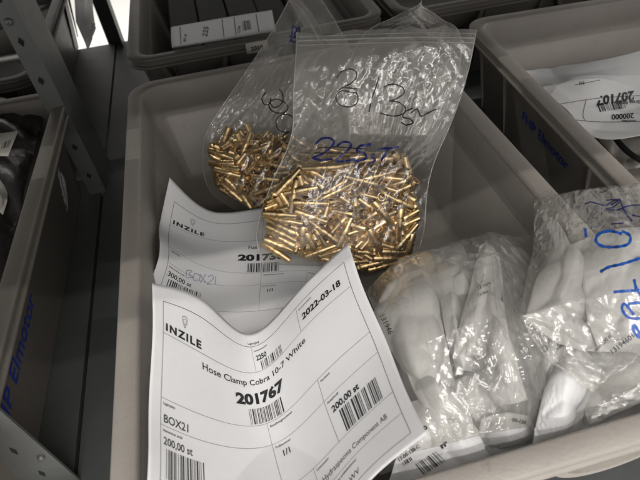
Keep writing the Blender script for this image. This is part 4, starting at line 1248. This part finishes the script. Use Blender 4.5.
bw1 = bvh_of([w1f])
mk = MB(); stroke_mesh(mk, bvh_of([w7f]), [(542, 348), (545, 346), (547, 349), (544, 351), (542, 348), (545, 348)], .0022); mk.build('punched_hole', m_ink, w7)
surf_text(bw1, '131946', (379, 315), (10, 20), 7.5, m_ink, w1)
surf_text(bw1, '/hel', (374, 317), (8, 20), 6, m_grey_ink, w1)
bw2 = bvh_of([w2f])
surf_text(bw2, '12 mm', (477, 290), (12, -5), 5.5, m_grey_ink, w2)
surf_text(bw2, '131946', (478, 297), (12, -5), 4.0, m_grey_ink, w2)
bw3 = bvh_of([w3f])
surf_text(bw3, 'to', (421, 431), (10, -3), 8, m_ink, w3, bold=.05)
surf_text(bw3, '17-00-138-C', (399, 462), (20, -14), 5, m_ink, w3)
mb = MB()
surf_bars(mb, bw3, [(415, 464), (436, 451), (446, 461), (424, 475)], 5, 26)
surf_bars(mb, bw3, [(402, 462), (412, 456), (414, 459), (404, 466)], 6, 12)
mb.build('barcode', m_ink, w3)
surf_text(bvh_of([w2cf]), '12 mm', (479, 346), (12, -4), 5, m_grey_ink, w2c)
surf_text(bvh_of([w4cf]), '00-138', (512, 421), (12, 3), 5, m_ink, w4c, bold=.05)
surf_text(bw3, 'I:', (440, 445), (9, 13), 10, m_ink, w3, bold=.06)


# ================================================================== CLEAR OUTER BAGS
def clear_bag(label, rows, thick, seed, ex=.065, maxd=.013, res=129):
    G = zgrid(rows)
    inside = seed == 63
    if inside:
        G = [[np.array([min(p[0], .246 + (p[2] - .1) * .12), max(p[1], .1065), p[2]]) if p[2] < .152 else p for p in r] for r in G]
    root = empty('clear_plastic_bag', tuple(G[-1][0]), label, 'plastic bag', 'clear bags around the white pouches')
    o, F1 = pillow('bag_film', G, thick, m_film2, root, seed, res, ex, maxd, 5 if res > 100 else 4, .5, True, .32)
    return root, F1


cA, cAf = clear_bag('big clear bag wrapped round white pouches beside the front label sheet',
    [[(366, 290, .09), (400, 258, .115), (445, 244, .125), (490, 233, .13), (535, 240, .10)],
     [(378, 320, .135), (412, 290, .155), (450, 275, .16), (495, 262, .16), (545, 285, .12)],
     [(392, 360, .14), (425, 340, .16), (460, 325, .165), (500, 315, .165), (548, 335, .135)],
     [(405, 410, .13), (440, 398, .145), (470, 388, .15), (508, 380, .15), (545, 385, .13)],
     [(400, 455, .115), (440, 446, .125), (475, 437, .128), (510, 430, .125), (540, 425, .115)]], .01, 61)
cB, cBf = clear_bag('creased clear bag at right edge with large blue marker numbers',
    [[(534, 200, .14), (575, 190, .165), (620, 186, .175), (690, 178, .18)],
     [(533, 250, .16), (575, 240, .185), (625, 232, .195), (700, 225, .20)],
     [(520, 315, .165), (570, 300, .18), (625, 290, .195), (700, 280, .20)],
     [(548, 360, .15), (590, 350, .165), (632, 338, .18), (700, 325, .185)],
     [(592, 392, .14), (612, 375, .15), (645, 352, .155), (700, 340, .155)]], .008, 62)
cC, cCf = clear_bag('loose clear film flap lying over the front right of the bin',
    [[(590, 385, .13), (625, 365, .14), (690, 330, .15)], [(585, 410, .13), (625, 392, .14), (700, 360, .15)], [(590, 424, .13), (640, 403, .135), (700, 375, .14)]], .006, 63, res=65)
bB = bvh_of([cBf])
mk = MB()
for st in ([(585, 204), (591, 202), (599, 204), (606, 205), (613, 201), (620, 199), (611, 205)], [(620, 200), (624, 210), (632, 221)],
           [(606, 200), (620, 200), (613, 207), (606, 209), (617, 210), (628, 206), (640, 205), (652, 206)], [(632, 215), (645, 218)], [(611, 224), (624, 223)]):
    stroke_mesh(mk, bB, st, .0012)
mk.build('dark_blue_handwriting', m_navy, cB)
mk = MB()
for st in ([(585, 228), (586, 237)],
           [(622, 234), (610, 231), (599, 234), (596, 241), (602, 246), (615, 247), (628, 244), (630, 236), (622, 231)],
           [(600, 272), (609, 267), (622, 264), (640, 258), (652, 252)],
           [(613, 292), (626, 291), (640, 290)], [(634, 279), (637, 290), (646, 300)],
           [(634, 315), (625, 304), (622, 309), (628, 317), (640, 318), (648, 310), (640, 303), (628, 304)],
           [(641, 335), (634, 325), (634, 332), (642, 338), (652, 332)]):
    stroke_mesh(mk, bB, st, .0026)
mk.build('blue_handwriting', m_blue, cB)
surf_text(bB, '13194601', (612, 355), (14, -11), 7.5, m_grey_ink, cB)
surf_text(bB, 'mec 200 st', (596, 352), (14, -14), 5, m_grey_ink, cB)


# ================================================================== THINGS IN THE OTHER BINS
# label sheet upside down in the right bin
GD = [[atz(690, 50, .10), atz(640, 53, .098), atz(590, 60, .095), atz(556, 64, .09), atz(522, 72, .09)],
      [atz(700, 75, .098), atz(642, 78, .092), atz(598, 80, .108), atz(568, 84, .100), atz(545, 93, .085)],
      [atz(715, 105, .10), atz(648, 106, .09), atz(612, 108, .088), atz(586, 112, .083), atz(567, 114, .080)],
      [atz(735, 136, .095), atz(665, 138, .088), atz(636, 139, .083), atz(610, 140, .078), atz(590, 136, .074)]]
SD = Sheet([r for r in GD[::-1]], np.linspace(0, 1, 5), np.linspace(0, 1, 4))
labD = empty('label_sheet', tuple(SD.C[0, 2]), 'rumpled white label sheet lying upside down in the right bin', 'label sheet', 'printed white label sheets')
paper('paper', SD, 0, 1, 0, 1, labD, crum=.0045, seed=8, nu=110, nv=80)
bD = bvh_of([paper.last])
surf_text(bD, '207107', (634, 91), (-44, 7), 12.5, m_ink, labD, bold=.04, up=(0, 1))
surf_text(bD, 'Brass fitting', (640, 100), (-40, 3), 5, m_ink, labD, up=(0, 1))
surf_text(bD, '200000', (634, 113), (-30, 2), 7.5, m_ink, labD, up=(0, 1), bold=.02)
surf_text(bD, '2021', (584, 112), (-20, 1), 7.5, m_ink, labD, up=(0, 1), bold=.02)
surf_text(bD, '1/1', (585, 81), (-20, 2), 5, m_ink, labD, up=(0, 1))
surf_text(bD, 'Lagerplats', (636, 120), (-20, 0), 3.5, m_grey_ink, labD, up=(0, 1))
mb = MB()
surf_bars(mb, bD, [(597, 104), (624, 100), (627, 108), (600, 112)], 9, 30)
mb.build('barcode', m_ink, labD)
mk = MB()
for st in ([(586, 100), (583, 115), (586, 121)], [(560, 118), (586, 121), (610, 122), (650, 121)], [(560, 104), (600, 98), (650, 95)], [(575, 85), (600, 80)]):
    stroke_mesh(mk, bD, st, .0005, .0004)
mk.build('ruled_lines', m_grey_ink, labD)

# grey folded card and black cable beneath it
w8, _ = white_bag('grey plastic wrapping lying at the bottom of the right bin', [[(545, 85, .065), (620, 70, .07), (700, 62, .07)], [(585, 125, .06), (640, 115, .07), (715, 108, .07)], [(625, 170, .045), (665, 165, .05), (740, 160, .05)]], .02, 71,
                  plain('grey_wrapping', (.2, .19, .17), .4, var=.1), group='plastic wrappings in the side bins')
cp = [atz(p[0], p[1], .075) for p in ((612, 132), (617, 141), (626, 151), (640, 161), (655, 165), (672, 160))]
cu = bpy.data.curves.new('c', 'CURVE'); cu.dimensions = '3D'; cu.bevel_depth = .0035; cu.bevel_resolution = 3
spn = cu.splines.new('NURBS'); spn.points.add(len(cp) - 1); spn.order_u = 4; spn.use_endpoint_u = True
for q, p in zip(spn.points, cp): q.co = (*p, 1)
cu.materials.append(m_blackp)
cab = link('cable', cu)
_me = bpy.data.meshes.new_from_object(cab.evaluated_get(bpy.context.evaluated_depsgraph_get()))
bpy.data.objects.remove(cab)
_me.polygons.foreach_set('use_smooth', [True] * len(_me.polygons))
cab = link('cable', _me); tag(cab, 'black cable bent round inside the right bin under the sheet', 'cable')

# black boxes standing in a row in the bin behind
def black_box(x0, x1, y0, y1, z1, label, tilt=0.):
    root = empty('black_box', (x0, y0, .006), label, 'box', 'black boxes in the bin behind')
    mb = MB(); mb.box((x0, y0, .006), (x1, y1, z1)); mb.build('box_body', m_blackp, root, bevel=.002)
    mb = MB(); mb.box((x0 + .004, y0 + .01, z1), (x1 - .004, y0 + .018, z1 + .0015)); mb.box((x0 + .004, y1 - .018, z1), (x1 - .004, y1 - .01, z1 + .0015)); mb.build('lid_ridges', m_blackp, root)
    return root


for i, lb in enumerate(('leftmost black box behind the label strip', 'second black box from the left behind the label strip',
                        'third black box from the left behind the label strip', 'rightmost black box behind the label strip')):
    x0 = -.070 + i * .053
    black_box(x0, x0 + .0505, .806 + .003 * (i % 2), 1.15, .112 + .004 * ((i * 7) % 3), lb)
cardA = empty('label_sheet', tuple(atz(171, 45, .09)), 'narrow white label strip leaning in front of the black boxes', 'label sheet', 'printed white label sheets')
def aty(px, py, Y):
    d = ray(px, py)
    return EYE + d * (Y / d[1])


GA = [[aty(171, 27, .790), aty(222, 18, .792), aty(272, 10, .790)], [aty(171, 37, .788), aty(222, 29, .788), aty(274, 21, .788)], [aty(172, 48, .786), aty(224, 40, .786), aty(276, 32, .786)]]
SA = Sheet(GA, [0, .5, 1], [0, .5, 1])
paper('paper', SA, 0, 1, 0, 1, cardA, nu=20, nv=12)
bA = bvh_of([SA.grid(np.linspace(0, 1, 20), np.linspace(0, 1, 12))])
mk = MB()
surf_bars(mk, bA, [(242, 21), (250, 20), (252, 29), (243, 31)], 4, 20)
for st in ([(180, 27), (181, 44)], [(222, 19), (224, 37)], [(234, 17), (236, 35)], [(256, 14), (259, 32)]):
    stroke_mesh(mk, bA, st, .0006, .0005)
mk.build('ruled_lines', m_ink, cardA)
surf_text(bA, '225', (207, 37), (2, -12), 7, m_grey_ink, cardA)
surf_text(bA, '80 st', (186, 42), (1, -12), 4, m_grey_ink, cardA)
surf_text(bA, '1234', (240, 34), (1, -12), 4, m_grey_ink, cardA)

# paper tag on the rim of that bin
tagc = empty('rim_tag', (0.05, .75, .13), 'small cream paper tag reading 2018 stuck on the rear bin rim', 'tag')
TG = [[np.array([.044, .7505, .1445]), np.array([.078, .7505, .1445])], [np.array([.044, .7495, .1285]), np.array([.078, .7495, .1285])]]
ST = Sheet(TG, [0, 1], [0, 1])
paper('paper', ST, 0, 1, 0, 1, tagc, mat=m_tag, nu=4, nv=4, thick=.0004)
pr = Print(34, 16); pr.text('2018', .2, .78, 9.5, .03); pr.build('printed_text', ST, m_ink, tagc, .0004)

# light padded liner pieces in the rear bin, right part
for (x0, lb) in ((.150, 'pale grey divider card standing in the rear bin, left one'), (.205, 'pale grey divider card standing in the rear bin, right one')):
    mb = MB(); mb.box((x0, .80, .0065), (x0 + .003, 1.2, .118)); mb.box((x0 + .004, .80, .0065), (x0 + .04, 1.2, .085))
    tag(mb.build('divider_card', m_bin2, None, bevel=.001), lb, 'divider', 'divider cards in the rear bin')

# left bin: dark wrapped goods and a small white label
w9, w9f = white_bag('dark crumpled plastic bag in the left bin, enlarged in place of shade', [[(-60, 100, .12), (-10, 98, .125), (46, 104, .12)], [(-90, 165, .12), (-20, 150, .135), (34, 150, .12)], [(-140, 330, .09), (-60, 320, .10), (2, 300, .09)]], .03, 81,
                m_darkfilm, group='plastic wrappings in the side bins')  # dark bag drawn larger to cover the back rim, standing in for shade
wb = empty('label_card', tuple(atz(8, 145, .14)), 'small dull label card on the dark bag in the left bin', 'label card')
GB = [[atz(-4, 134, .145), atz(18, 131, .147)], [atz(-6, 156, .142), atz(8, 156, .144)]]
SB = Sheet(GB, [0, 1], [0, 1]); paper('paper', SB, 0, 1, 0, 1, wb, mat=m_tag, nu=6, nv=6)
bb_ = bvh_of([SB.grid(np.linspace(0, 1, 4), np.linspace(0, 1, 4))])
mk = MB(); surf_bars(mk, bb_, [(3, 142), (12, 139), (9, 147), (1, 149)], 4, 16); mk.build('barcode', m_ink, wb)
w10, _ = white_bag('pale wrapped packet at the left edge of the left bin', [[(-30, 172, .12), (-8, 170, .13), (6, 180, .12)], [(-40, 195, .12), (-10, 195, .135), (8, 200, .12)], [(-50, 225, .11), (-20, 222, .115), (2, 218, .11)]], .015, 82,
                   m_tag, group='plastic wrappings in the side bins')
# torn scrap of clear label pocket stuck to the side of the left bin
def atx(px, py, X):
    d = ray(px, py)
    return EYE + d * (X / d[0])


scr = empty('label_pocket', tuple(atx(64, 180, -.236)), 'torn scrap of clear label pocket stuck to the left bin side', 'label pocket')
pillow('pocket_film', [[atx(49, 166, -.2345), atx(57, 168, -.234), atx(64, 178, -.2345)], [atx(53, 186, -.2385), atx(60, 190, -.2375), atx(67, 200, -.2395)], [atx(59, 206, -.2405), atx(62, 210, -.241), atx(66, 217, -.2425)]], .002, m_white2, scr, 91, 65, .10, .004, 4, .5, True, .2, .002)

# rear left: glossy translucent wrapping hanging over the bin edge
w11, _ = white_bag('shiny pale wrapping hanging at the rear rack behind the post', [[(74, -12, .16), (82, -14, .16), (92, -12, .16)], [(76, 22, .12), (84, 16, .125), (95, 22, .12)], [(88, 48, .09), (91, 45, .09), (96, 28, .10)]], .006, 83,
                   m_white2, group='plastic wrappings in the side bins')
